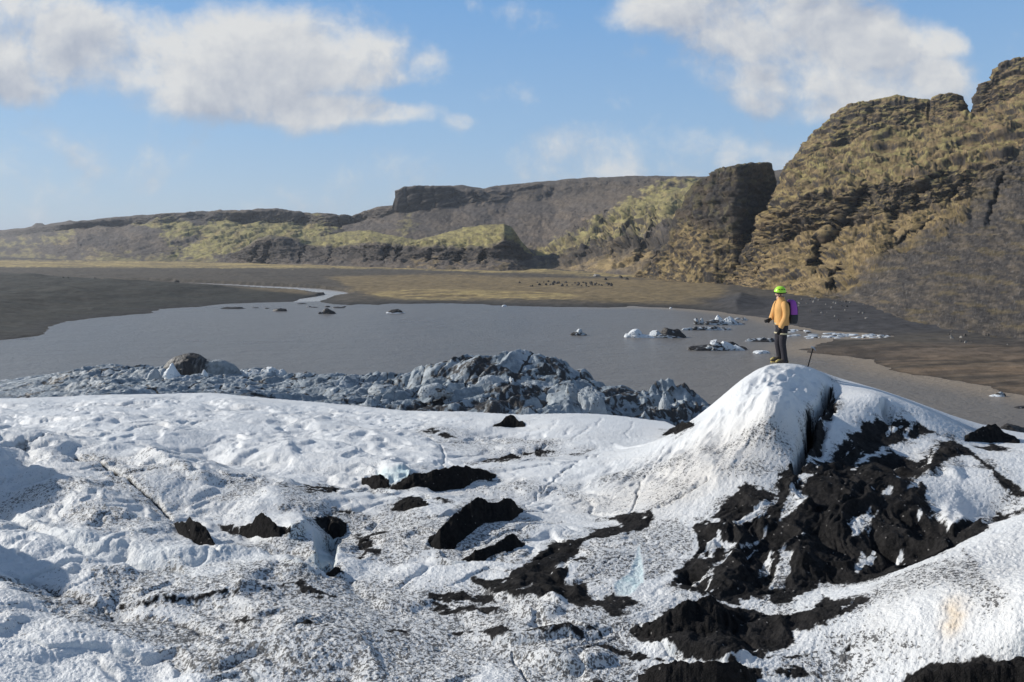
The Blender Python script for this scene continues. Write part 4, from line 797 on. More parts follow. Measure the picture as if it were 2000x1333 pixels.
ASHK = np.maximum(ASHK, sst(CRK, .62, .95)); DIRT = DIRT * (1 - .95 * np.maximum(sst(wed, -3, 3), sst(pool, -3, 3))); ASHK = ASHK * (1 - sst(wed, -3, 3))
hum = sst(sdf_poly(GU, GV, chart([(1100, 980), (1340, 870), (1420, 830), (1560, 850), (1560, 900), (1440, 940), (1300, 1000)]), 60), -30, 30)
WARM = .95 * hum + .35 * sst(sdf_poly(GU, GV, chart([(1700, 1160), (2000, 1050), (2000, 1300), (1700, 1250)]), 60), -40, 30) + .25 * sst(fbm2(GX * .6 + 8, GYf * .8, 4), .1, .6)
(u0, v0), = chart([(1862, 1208)]); ORNG = np.exp(-((GU - u0 + .3 * wA) / 24) ** 2 - ((GV - v0 + .3 * wA) / 12) ** 2) * (.6 + .4 * fbm2(GX * 5, GYf * 5, 3))
gx_ = np.gradient(GZ, axis=0) / (np.gradient(GY, axis=0) + 1e-6)
STEEPF = sst(np.abs(gx_), .9, 2.0) * (1 - ASHK)
BLUE = np.clip(np.maximum(BLUE, .25 * STEEPF) * (.8 + .5 * fbm2(GX * 5, GYf * 2, 3)), 0, 1)

gm, gb, gp = material("glacier_ice_with_volcanic_ash")
co = gb.n('ShaderNodeTexCoord').outputs['Object']
aD, aA, aB, aW, aO = (gb.attr(k) for k in ('dirt', 'ash', 'blue', 'warm', 'stain'))
g1 = gb.noise(co, 19.0, 4, 0.62); g2 = gb.noise(co, 46.0, 3, 0.6); g3 = gb.noise(co, 4.0, 4, .6)
grain = gb.m('ADD', gb.m('MULTIPLY', g1, .55), gb.m('MULTIPLY', g2, .45))
thr = gb.m('SUBTRACT', 0.74, gb.m('MULTIPLY', aD, 0.33))
speck = gb.ramp(gb.m('SUBTRACT', grain, thr), -0.015, 0.05)
ice = gb.mix(aB, rgb(.765, .78, .785), rgb(.57, .70, .715))
ice = gb.mix(gb.m('MULTIPLY', aW, .55), ice, rgb(.72, .67, .60))
ice = gb.mix(gb.m('MULTIPLY', aO, .8), ice, rgb(.78, .52, .22))
ice = gb.mix(gb.m('MULTIPLY', aD, .42), ice, rgb(.40, .385, .37))
ice = gb.mix(gb.m('MULTIPLY', gb.ramp(g3, .4, .75), .12), ice, rgb(.55, .60, .64))
ice = gb.mix(gb.m('MULTIPLY', speck, .9), ice, rgb(.045, .042, .040))
vor = gb.n('ShaderNodeTexVoronoi', dict(feature='F1'), Vector=co, Scale=20.0)
gsel = gb.m('GREATER_THAN', gb.n('ShaderNodeSeparateColor', i0=vor.outputs['Color']).outputs[0], .93)
gr = gb.m('MULTIPLY', gb.m('LESS_THAN', vor.outputs['Distance'], .26), gsel)
ashc = gb.mix(gb.m('ADD', gb.m('MULTIPLY', gb.ramp(g3, .35, .65), .5), gb.m('MULTIPLY', gb.ramp(g1, .35, .7), .5)), rgb(.008, .0079, .0082), rgb(.031, .0290, .0285))
ashc = gb.mix(gb.m('MULTIPLY', gr, .75), ashc, rgb(.22, .21, .20))
gb.set(gp.inputs['Base Color'], gb.mix(aA, ice, ashc))
gb.set(gp.inputs['Roughness'], gb.m('ADD', .48, gb.m('MULTIPLY', aA, .45)))
gb.set(gp.inputs['Specular IOR Level'], gb.m('SUBTRACT', .35, gb.m('MULTIPLY', aA, .25)))
bmp = gb.n('ShaderNodeBump', Height=gb.m('ADD', grain, gb.m('MULTIPLY', gb.noise(co, 90.0, 2), .25)), Strength=0.7, Distance=0.045)
gb.set(gp.inputs['Normal'], bmp.outputs[0])
structure(mesh_arrays("glacier", np.stack([GX, GYf, GZ], -1), grid_quads(*GX.shape), gm,
          dict(dirt=DIRT.ravel(), ash=ASHK.ravel(), blue=BLUE.ravel(), warm=WARM.ravel(), stain=ORNG.ravel())))
print("glacier", GX.shape, round(time.time() - T0, 1))
# ------------------------------------------------------------------ the broken glacier front below the snow (seracs standing in the lagoon)
SP = [(-300, 765, 150), (-100, 752, 155), (0, 747, 155), (60, 746, 152), (150, 735, 145), (200, 728, 142), (260, 714, 138), (300, 718, 137), (330, 722, 135), (400, 728, 136), (470, 730, 137), (560, 728, 138), (620, 740, 138), (700, 745, 134), (780, 740, 128), (850, 726, 123), (900, 715, 119), (960, 701, 116), (1000, 693, 114), (1040, 691, 113), (1080, 712, 114), (1130, 737, 113), (1170, 753, 113), (1188, 775, 114), (1196, 800, 117), (1205, 812, 122),
      (1215, 806, 114), (1245, 790, 111), (1275, 772, 110), (1300, 762, 109), (1330, 775, 110), (1350, 790, 111), (1370, 812, 112), (1395, 845, 113), (1450, 870, 113),
      (-300, 800, 104), (0, 792, 104), (150, 785, 103), (300, 780, 102), (450, 780, 100), (600, 790, 99), (700, 796, 98), (800, 803, 97), (900, 808, 96), (1050, 818, 96), (1180, 822, 99), (1280, 830, 98), (1380, 850, 99),
      (200, 752, 122), (400, 752, 118), (600, 762, 118), (800, 768, 112), (900, 752, 108), (1000, 745, 106), (1100, 775, 104), (1150, 790, 103), (950, 780, 102), (1060, 745, 108), (1280, 800, 104), (0, 768, 128), (500, 745, 126)]
SP = np.array(SP, float); szr = -(SP[:, 1] - HY) / F * SP[:, 2]
_es = tps(np.stack([SP[:, 0] / 500, SP[:, 2] / 22], 1), szr, 0.01)
spx = np.arange(-340, 1460, 1.5); sY = np.concatenate([np.linspace(84, 98, 30, endpoint=False), np.linspace(98, 150, 360, endpoint=False), np.linspace(150, 172, 40)])
SPX, SY = np.meshgrid(spx, sY); SX = (SPX - CX) / F * SY
cpx2 = np.linspace(-340, 1460, 160); cY2 = np.linspace(84, 172, 80)
SZ = bil(_es(*np.meshgrid(cpx2 / 500, cY2 / 22)), cpx2, cY2, SPX, SY)
rim = np.interp(SPX, [-340, 0, 60, 260, 470, 700, 850, 1000, 1130, 1190, 1205, 1215, 1300, 1370, 1460], [155, 156, 152, 139, 139, 135, 124, 115, 115, 117, 122, 115, 110, 112, 113])
over = np.maximum(0, SY - rim); SZ = SZ - 1.3 * over - .05 * over ** 2
SZ -= np.maximum(0, 96 - SY) * .35
wob = 2.2 * fbm2(SX * .12, SY * .12, 3)
big_e = sst(SPX, 620, 880)
u1 = (SX * .86 + SY * .5 + wob); v1 = (-SX * .5 + SY * .86 + wob * .6)
f1, f2, cid = vor2(u1 / (7.5 + .5 * big_e), v1 / (4.5 + 1.5 * big_e), 3); crk1 = f2 - f1
g1_, g2_, cid2 = vor2(u1 / 2.0 + 7, v1 / 1.5, 9); crk2 = g2_ - g1_
tiltx = ((cid % 17) / 8.5 - 1); tilty = ((cid // 17 % 13) / 6.5 - 1)
blk = np.sqrt(np.clip(crk1, 0, .5) / .5)
S_h = (.25 + .25 * big_e) * (blk - .75) + (.15 + .2 * big_e) * tiltx * blk + .12 * (np.sqrt(np.clip(crk2, 0, .4) / .4) - .8) + .5 * rid2(SX * .16, SY * .4, 3) * .5
S_h += .14 * fbm2(SX * .9, SY * .9, 3) + .06 * rid2(SX * 1.2, SY * 1.4, 2) + (1.0 + .8 * big_e) * (rid2(u1 * .06 + 4, v1 * .17, 2, .35) - .6)
left_ = sst(-SPX, -260, 0)
S_h *= 1 - .5 * left_
peak = sst(SPX, 1225, 1260); S_h += peak * sst(-SPX, -1385, -1350) * .8 * (rid2(SX * .42 + 2, SY * .12, 2) - .9)
SZ = SZ + S_h; SZ = np.maximum(SZ, -ZC - 1.5)
SPY = HY - SZ / SY * F
sash = sst(-crk1, -.08, -.01) * .9 + .5 * sst(-crk2, -.06, 0) * sst(fbm2(SX * .2, SY * .2, 3), -.2, .3)
sash += .85 * sst(fbm2(SX * .13 + 5, SY * .24, 4, .6), .08, .42) * (.4 + .6 * big_e)
for poly, k in [([(60, 752), (90, 742), (150, 733), (152, 738), (100, 752)], 1), ([(20, 775), (70, 768), (70, 785), (25, 786)], 1), ([(430, 778), (500, 764), (540, 775), (560, 790), (450, 785)], .9), ([(790, 745), (850, 722), (920, 702), (985, 694), (960, 715), (880, 740)], .75), ([(880, 800), (960, 765), (1040, 742), (1070, 760), (1020, 800), (960, 815)], .85), ([(1090, 720), (1130, 736), (1120, 752), (1070, 740)], .7), ([(1215, 806), (1275, 775), (1290, 780), (1240, 806)], .8), ([(620, 792), (720, 785), (900, 800), (900, 815), (700, 802)], .7)]:
    sash = np.maximum(sash, k * sst(sdf_poly(SPX, SPY, poly, 30) + 8 * fbm2(SX * .5, SY * .5, 4), -4, 8))
sash = np.maximum(sash, .6 * sst(rid2(u1 * .06 + 9, v1 * .42 + .5 * fbm2(SX * .1, SY * .1, 2), 2), .95, 1.2))
sash = np.clip(sash * (.75 + .5 * fbm2(SX * 1.2, SY * 1.2, 3)), 0, 1)
fm, fb, fp = material("old_blue_grey_glacier_ice")
fco = fb.n('ShaderNodeTexCoord').outputs['Object']
fn1 = fb.noise(fco, .9, 6, .65); fn2 = fb.noise(fb.v('MULTIPLY', fco, (2.2, 2.2, .35)), 1.4, 5, .6); fn3 = fb.noise(fco, 6.0, 4, .6)
ic = fb.mix(fb.ramp(fn1, .35, .7), rgb(.165, .20, .23), rgb(.34, .385, .415))
ic = fb.mix(fb.m('MULTIPLY', fb.ramp(fn2, .55, .72), .55), ic, rgb(.16, .17, .18))
fa = fb.attr('ash'); fw = fb.attr('white')
ic = fb.mix(fw, ic, rgb(.74, .77, .79))
dk = fb.ramp(fb.m('ADD', fa, fb.m('MULTIPLY', fb.m('SUBTRACT', fn3, .5), .7)), .32, .62)
fb.set(fp.inputs['Base Color'], fb.mix(dk, ic, fb.mix(fn3, rgb(.018, .017, .017), rgb(.055, .05, .047))))
fp.inputs['Roughness'].default_value = .5; fp.inputs['Specular IOR Level'].default_value = .3
fb.set(fp.inputs['Normal'], fb.n('ShaderNodeBump', Height=fb.m('ADD', fn1, fb.m('MULTIPLY', fn3, .4)), Strength=.6, Distance=.35).outputs[0])
structure(mesh_arrays("glacier", np.stack([SX, SY, SZ + ZC], -1), grid_quads(*SX.shape), fm, dict(ash=sash.ravel(), white=np.clip(.25 * sst(fbm2(SX * .3, SY * .3, 3), .1, .5), 0, 1).ravel())))

# ------------------------------------------------------------------ ice blocks
_bm = bmesh.new(); bmesh.ops.create_icosphere(_bm, subdivisions=5, radius=1.0)
ICO_V = np.array([v.co[:] for v in _bm.verts]); ICO_F = np.array([[v.index for v in f.verts] for f in _bm.faces], np.int32); _bm.free()
_bm = bmesh.new(); bmesh.ops.create_icosphere(_bm, subdivisions=3, radius=1.0)
ICO3_V = np.array([v.co[:] for v in _bm.verts]); ICO3_F = np.array([[v.index for v in f.verts] for f in _bm.faces], np.int32); _bm.free()
def block(seed, rx, ry, rz, rough=.25, cuts=9, fine=.06, low=False, lean=0.0, peak=0.0):
    """one weathered block: a noisy ellipsoid with broken planar faces; base at z = 0"""
    r = np.random.default_rng(seed); D = (ICO3_V if low else ICO_V).copy(); o = seed * 3.17
    k = 1 + rough * fbm3(D[:, 0] * 1.6 + o, D[:, 1] * 1.6, D[:, 2] * 1.6 + o, 3) ; V = D * k[:, None]
    for _ in range(cuts):
        n = r.normal(size=3); n[2] = abs(n[2]) * .8; n /= np.linalg.norm(n); off = r.uniform(.55, .9)
        h = V @ n - off; V -= n * (np.maximum(h, 0) * .92)[:, None]
    V = V + D * (fine * (rid3(D[:, 0] * 5 + o, D[:, 1] * 5, D[:, 2] * 5, 3) - .4))[:, None]
    z = np.maximum(V[:, 2], -.25)
    if peak: z = z * (1 - peak * np.clip(np.hypot(V[:, 0], V[:, 1]), 0, 1)) * (1 + peak * .4)
    V[:, 2] = z; V[:, 0] += lean * np.maximum(z, 0)
    V = V / np.abs(V).max(0)
    return V * (rx, ry, rz), D
def berg(name, px, py, lumps, label, cat, group=None, Y=None, seed=1, z0=0.0, mat=None, low=False):
    if Y is None: Y = ZC * F / (py - HY)
    s = Y / F; X0 = (px - CX) * s; VV, FF, AA, WW = [], [], [], []; off = 0
    for i, L in enumerate(lumps):
        dx, w, h, a = L[:4]; o = L[4] if len(L) > 4 else {}
        sv_ = name == 'serac'; w, h = (w, h) if sv_ else (w * 1.2, h * .82)
        V, D = block(seed * 13 + i * 7, w * s, o.get('d', max(w * .55, h * .6)) * s, h * s, o.get('rough', .2 if sv_ else .3), o.get('cuts', 4 if sv_ else 10), o.get('fine', .07), low, o.get('lean', 0), o.get('peak', 0))
        V = V + (dx * s, o.get('dy', 0) * s, o.get('dz', 0) * s)
        n = fbm3(V[:, 0] / (6 * s) + seed, V[:, 1] / (6 * s), V[:, 2] / (4 * s), 3)
        band = rid3(V[:, 0] / (14 * s), V[:, 1] / (14 * s), V[:, 2] / (5 * s) + .3 * V[:, 0] / (6 * s) + seed, 2) - .5
        VV.append(V); FF.append((ICO3_F if low else ICO_F) + off); off += len(V)
        AA.append(np.clip(a + .55 * n + .25 * band, 0, 1)); WW.append(np.full(len(V), o.get('white', .12 if name == 'serac' else .55)))
    o = mesh_arrays(name, np.concatenate(VV), np.concatenate(FF), mat or fm, dict(ash=np.concatenate(AA), white=np.concatenate(WW)))
    o.location = (X0, Y, z0); thing(o, label, cat, group); return o
G_ICE = "icebergs drifting in the lagoon"
berg("iceberg", 1130, 655, [(-3, 13, 10, .5), (2, 8, 16, .05), (8, 9, 6, .6)], "small pale iceberg with dark streaked base, alone left of the large two-toned iceberg", "iceberg", G_ICE, seed=3)
berg("iceberg", 1280, 659, [(-38, 17, 20, .0, dict(lean=-.2, white=.9)), (-24, 30, 8, .02, dict(white=.9, d=14)), (2, 14, 17, .12, dict(d=12)), (28, 28, 23, .78, dict(d=16)), (44, 14, 20, .9, dict(d=12)), (16, 42, 9, .35, dict(d=18)), (-52, 9, 9, 0, dict(white=.9))],
     "large iceberg with a white horned left end and a black ash-covered right hump", "iceberg", G_ICE, seed=5)
berg("iceberg", 1398, 634, [(-36, 6, 15, .45, dict(lean=-.5, d=6)), (-26, 5, 17, .3, dict(lean=-.6, d=5)), (2, 30, 12, .45, dict(d=14)), (24, 24, 15, .25, dict(d=12)), (30, 16, 20, .1, dict(white=.9, d=9)), (12, 40, 6, .4, dict(d=16)), (6, 10, 22, .1, dict(white=.9, d=8, dy=6))],
     "jagged cluster iceberg of tilted dark and white shards near the far right shore", "iceberg", G_ICE, seed=8)
berg("iceberg", 1380, 645, [(-38, 12, 6, .2, dict(d=5)), (-22, 10, 9, .6, dict(d=5)), (-5, 16, 8, .4, dict(d=6)), (14, 18, 9, .35, dict(d=6)), (34, 14, 7, .3, dict(d=5))], "low flat row of broken grey ice just in front of the jagged shard cluster", "iceberg", G_ICE, seed=12)
berg("iceberg", 1405, 684, [(-30, 28, 12, .8, dict(d=14)), (-4, 26, 19, .5, dict(d=14)), (-12, 9, 25, .2, dict(white=.9, d=8)), (14, 18, 22, .12, dict(white=.9, d=10)), (34, 18, 13, .1, dict(white=.9, d=10)), (26, 24, 18, .85, dict(d=9, dy=10)), (48, 12, 8, .8, dict(d=8, dy=8))],
     "long ash-blackened iceberg with a bright white patch in its middle, nearest the hiker", "iceberg", G_ICE, seed=15)
berg("iceberg", 1486, 690, [(0, 15, 7, .0, dict(white=1, d=7)), (10, 10, 5, .0, dict(white=1, d=6, dy=5)), (-6, 7, 4, .0, dict(white=1, d=5, dy=-6))], "small clean turquoise-white floe in open water below the dark icebergs", "ice floe", None, seed=18)
berg("iceberg", 1492, 667, [(-24, 14, 7, .3, dict(d=6)), (-8, 18, 9, .35, dict(d=7)), (14, 20, 8, .55, dict(d=7)), (4, 30, 4, .6, dict(d=9, dy=-5))], "low grey ice slab touching the hiker's legs in view, left of the brash ice", "iceberg", G_ICE, seed=21)
berg("iceberg", 768, 612, [(0, 20, 4, .0, dict(white=.9, d=9)), (4, 15, 10, .85, dict(d=7)), (12, 8, 9, .8, dict(d=6))], "flat iceberg with a dark top and thin white waterline, alone in mid lagoon", "iceberg", G_ICE, seed=25)
berg("iceberg", 640, 613, [(0, 14, 13, .85, dict(peak=.4, d=9)), (6, 11, 8, .8, dict(d=8)), (-8, 9, 6, .6, dict(d=6))], "dark pointed iceberg near the stream mouth", "iceberg", G_ICE, seed=28)
berg("iceberg", 549, 608, [(0, 15, 6, .85, dict(d=8)), (-4, 8, 7, .7, dict(d=6))], "low dark iceberg left of the pointed one off the stream mouth", "iceberg", G_ICE, seed=31)
berg("iceberg", 455, 603, [(-12, 10, 4, .9, dict(d=5)), (6, 18, 4, .9, dict(d=7))], "thin black sliver of ice closest to the left shore", "iceberg", G_ICE, seed=34)
for k, (x, y, w, h, lab) in enumerate([(985, 599, 5, 4, "tiny white ice chunk by the far shore, right of the mid lagoon iceberg"), (1310, 603, 3, 3, "tiny white ice chunk near the far shore, left of the shard cluster")]):
    berg("iceberg", x, y, [(0, w, h, .05, dict(white=1))], lab, "ice chunk", None, seed=40 + k, low=True)
for k, (x, y, w, h) in enumerate([(500, 602, 7, 2), (522, 603, 5, 2), (604, 600, 5, 2.5), (614, 601, 7, 2), (660, 602, 12, 3), (672, 600, 5, 2), (640, 600, 6, 3), (590, 594, 10, 2)]):
    berg("ice_chunk", x, y, [(0, w, h, .9)], "small dark ice chunk scattered off the stream mouth", "ice chunk", "dark chunks off the stream mouth", seed=50 + k, low=True)
for k, (x, y, w, h, lab) in enumerate([(1453, 626, 6, 7, "small dark-and-white ice chunk standing off the right end of the shard cluster"), (1440, 624, 6, 4, "pale ice chunk between the shard cluster and its small dark neighbour")]):
    berg("iceberg", x, y, [(0, w, h, .5), (4, w * .7, h * .6, .1)], lab, "ice chunk", None, seed=60 + k, low=True)
berg("iceberg", 1948, 774, [(0, 15, 5, .1, dict(white=.95, d=8)), (4, 9, 11, .45, dict(d=6)), (9, 8, 7, .9, dict(d=6))], "small black and white iceberg by the sandy right shore", "iceberg", G_ICE, seed=66)
berg("iceberg", 1900, 838, [(-12, 15, 18, .0, dict(white=.8, d=10, lean=-.2)), (14, 28, 10, .1, dict(white=.6, d=12))], "pale blue ice wedge in the water behind the right snow slope", "iceberg", G_ICE, seed=69)
berg("iceberg", 1998, 797, [(0, 18, 5, .95, dict(d=8))], "flat black floe cut by the right edge of the picture", "iceberg", G_ICE, seed=71)
berg("iceberg", 1990, 858, [(-18, 40, 38, .85, dict(d=30)), (10, 34, 30, .9, dict(d=26)), (-30, 30, 22, .95, dict(d=20, dy=-14))], "big ash-black ice mound behind the snow at the right edge", "iceberg", G_ICE, seed=73)
rb = np.random.default_rng(5); nb = 0
for k in range(64):
    t = rb.uniform(0, 1); x = 1538 + 205 * t; y = 656 + 4.5 * t * .6 + rb.uniform(-7, 6) * (1 - .65 * t) - (4 if t < .2 else 0)
    w = rb.uniform(4, 15) * (1 - .35 * t); h = rb.uniform(1.4, 4.5) * (1 - .3 * t)
    berg("ice_floe", x, y, [(0, w, h, rb.choice([.0, .1, .25, .6], p=[.4, .25, .2, .15]), dict(d=rb.uniform(2.5, 5), white=rb.uniform(.5, 1)))], "small flat floe in the pale brash ice packed against the scree shore behind the hiker", "ice floe", "brash ice along the right shore", seed=200 + k, low=True)
    nb += 1

# seracs that stand out of the broken front
def serac_mat():
    m, b, p = material("striped_ash_layered_ice")
    g = b.n('ShaderNodeTexCoord').outputs['Object']
    wv_ = b.noise(b.v('MULTIPLY', g, (1.5, .5, .07)), 1.0, 5, .62, .5); st = b.ramp(wv_, .50, .62); n = b.noise(g, 1.2, 5, .6); sx = b.n('ShaderNodeSeparateXYZ', i0=g).outputs[0]
    right = b.ramp(b.m('ADD', sx, b.m('MULTIPLY', b.m('SUBTRACT', n, .5), 3.0)), 1.2, 2.6)
    darkc = b.mix(b.m('MULTIPLY', st, b.ramp(n, .3, .7)), rgb(.022, .020, .019), rgb(.17, .165, .16))
    b.set(p.inputs['Base Color'], b.mix(right, darkc, b.mix(b.ramp(n, .35, .65), rgb(.17, .19, .20), rgb(.32, .35, .37))))
    p.inputs['Roughness'].default_value = .55
    b.set(p.inputs['Normal'], b.n('ShaderNodeBump', Height=b.m('ADD', n, b.m('MULTIPLY', wv_, .5)), Strength=.7, Distance=.4).outputs[0])
    return m
G_SER = "seracs of the broken glacier front"
def serac(px, py, Y, lumps, label, seed, mat=None, group=G_SER):
    o = berg("serac", px, py, lumps, label, "serac", group, Y=Y, seed=seed, z0=ZC - (py - HY) / F * Y - .6, mat=mat); return o
serac(390, 732, 131, [(-22, 56, 49, .9, dict(d=32, rough=.08, cuts=3, fine=.02)), (30, 52, 36, .2, dict(d=28, rough=.12, cuts=4, fine=.03))], "large dome-shaped serac with dark vertical stripes, its right end pale", 81, serac_mat())
serac(337, 730, 124, [(0, 19, 28, .0, dict(peak=.55, white=1, rough=.2, cuts=6))], "white pointed serac against the left foot of the striped dome", 83)
serac(399, 732, 124, [(0, 8, 17, .0, dict(peak=.5, white=1, cuts=5))], "tiny white ice spike in front of the striped dome", 84)
serac(303, 736, 126, [(0, 18, 24, .0, dict(peak=.6, white=.35, cuts=5))], "blue grey pointed serac left of the white one by the striped dome", 85)
serac(265, 736, 130, [(-8, 16, 20, .15, dict(white=.2)), (8, 15, 22, .1, dict(white=.3)), (22, 14, 18, .0, dict(white=.3))], "cluster serac of three blue grey lobes at the left part of the front", 86)
serac(512, 736, 131, [(-16, 30, 22, .12, dict(white=.6)), (16, 26, 26, .1, dict(white=.7)), (38, 14, 22, .1, dict(white=.6)), (-38, 18, 12, .4)], "broad pale serac right of the striped dome with cracked top", 87)
serac(1110, 818, 101, [(0, 78, 62, .08, dict(d=50, rough=.2, white=.15, cuts=5, fine=.05)), (44, 40, 70, .12, dict(d=34, white=.2, fine=.05)), (-30, 46, 44, .1, dict(d=40, white=.2, dy=-20)), (10, 40, 74, .2, dict(d=30, dy=12))], "big rounded blue grey serac at the right end of the long ice ridge", 88)
serac(1168, 815, 100, [(0, 30, 31, .08, dict(d=24, white=.3)), (18, 16, 22, .2)], "small rounded serac at the foot of the big rounded one", 89)
serac(1020, 752, 110, [(-20, 22, 40, .2, dict(d=16, lean=.1)), (4, 20, 46, .12, dict(d=16, white=.3)), (28, 20, 44, .1, dict(d=16, white=.4)), (50, 18, 30, .15, dict(d=14)), (-48, 22, 30, .55, dict(d=16)), (75, 22, 20, .45, dict(d=16))], "crown of cracked grey seracs topping the highest part of the ice ridge", 90)
serac(955, 760, 105, [(0, 32, 36, .06, dict(d=22, white=.3)), (-30, 16, 18, .1, dict(white=.3))], "smooth pale serac below the left side of the crown", 91)
serac(1000, 762, 105, [(-6, 12, 34, .08, dict(d=12, lean=.4, white=.5)), (30, 18, 24, .12, dict(d=14, white=.3))], "slim leaning pale serac under the crown", 92)
serac(1298, 822, 104, [(0, 17, 62, .12, dict(peak=.45, white=.3, d=16)), (24, 12, 50, .15, dict(peak=.5, d=12)), (-24, 26, 36, .35, dict(d=18)), (42, 22, 34, .25, dict(peak=.4, d=14)), (-52, 30, 22, .6, dict(d=18)), (-70, 20, 26, .15, dict(d=16, white=.3, dy=-8)), (8, 44, 30, .3, dict(d=20, dy=-6))], "jagged double-peaked serac standing apart just left of the snow hill", 93)
for k, (x, y, w, h) in enumerate([(920, 792, 18, 22), (945, 790, 16, 22), (880, 792, 22, 22), (985, 812, 20, 14), (845, 760, 30, 20), (745, 760, 34, 16)]):
    serac(x, y, 113 if x < 800 else 100, [(0, w, h, .1, dict(d=w * .6, white=rb.uniform(.1, .35), lean=rb.uniform(-.2, .3))), (w * .7, w * .7, h * .7, .25)], "rounded blue grey ice lobe in the crevassed middle of the glacier front", 100 + k, None, "ice lobes of the glacier front")

# ------------------------------------------------------------------ ash cones on the ice
am, ab, ap = material("black_volcanic_ash")
aco = ab.n('ShaderNodeTexCoord').outputs['Object']
an = ab.noise(aco, 17.0, 4, .62); an2 = ab.noise(aco, 60.0, 3, .6)
av = ab.n('ShaderNodeTexVoronoi', dict(feature='F1'), Vector=aco, Scale=20.0)
asel = ab.m('MULTIPLY', ab.m('LESS_THAN', av.outputs['Distance'], .24), ab.m('GREATER_THAN', ab.n('ShaderNodeSeparateColor', i0=av.outputs['Color']).outputs[0], .95))
ab.set(ap.inputs['Base Color'], ab.mix(ab.m('MULTIPLY', asel, .7), ab.mix(ab.ramp(an, .3, .75), rgb(.010, .0098, .0098), rgb(.023, .021, .0205)), rgb(.2, .19, .18)))
ap.inputs['Roughness'].default_value = .95; ap.inputs['Specular IOR Level'].default_value = .1
ab.set(ap.inputs['Normal'], ab.n('ShaderNodeBump', Height=ab.m('ADD', an, an2), Strength=.9, Distance=.03).outputs[0])
def ash_mound(top, bot, label, seed, group="ash cones on the ice"):
    T, Bt = np.array(top, float), np.array(bot, float)
    x0, x1 = T[0, 0], T[-1, 0]; n = max(24, int((x1 - x0) * 1.1)); px = np.linspace(x0, x1, n)
    yt = np.interp(px, T[:, 0], T[:, 1]); yb = np.maximum(np.interp(px, Bt[:, 0], Bt[:, 1]), yt + .4)
    rows = 40; tt = np.linspace(-.12, 1.12, rows); GR = np.zeros((rows, n, 3)); cpos = .42
    for i in range(n):
        hgt_px = yb[i] - yt[i]; A_ = hit(px[i], yb[i]); yc = yb[i] - .30 * hgt_px; C_ = hit(px[i], yc); B_ = hit(px[i], yb[i] - .62 * hgt_px)
        zc = float(ice_z(C_[0], C_[1])[0]); want = ZC - (yt[i] - HY) / F * C_[1]; hh = min(max(want - zc, .015), 1.15 * hgt_px / F * C_[1]) * min(1.0, .25 + 9.0 * min(i, n - 1 - i) / n)
        for j, t in enumerate(tt):
            if t < cpos: q = (t + .0) / cpos; Yq = A_[1] + (C_[1] - A_[1]) * q; pf = max(q, -.3) ** 1 if q > 0 else q
            else: q = (t - cpos) / (1 - cpos); Yq = C_[1] + (B_[1] + .12 - C_[1]) * q; pf = 1 - q
            GR[j, i] = ((px[i] - CX) / F * Yq, Yq, hh * pf)
    Z0 = ice_z(GR[..., 0].ravel(), GR[..., 1].ravel()).reshape(rows, n)
    prof = GR[..., 2]; nz = fbm2(GR[..., 0] * 3 + seed, GR[..., 1] * 3, 4, .55) * .30 + .40 * (rid2(GR[..., 0] * 2.2 + seed, GR[..., 1] * 1.6, 4) - .6)
    tn = np.clip(1 - np.abs(tt - cpos) / .35, 0, 1)[:, None]
    Z = Z0 + prof * (1 + nz * (1 - .75 * tn)) + .012 * fbm2(GR[..., 0] * 14, GR[..., 1] * 14, 2)
    Z -= .03 * (np.abs(tt - .5)[:, None] > .5)
    o = mesh_arrays("ash_mound", np.stack([GR[..., 0], GR[..., 1], Z], -1), grid_quads(rows, n), am); thing(o, label, "ash mound", group); return o
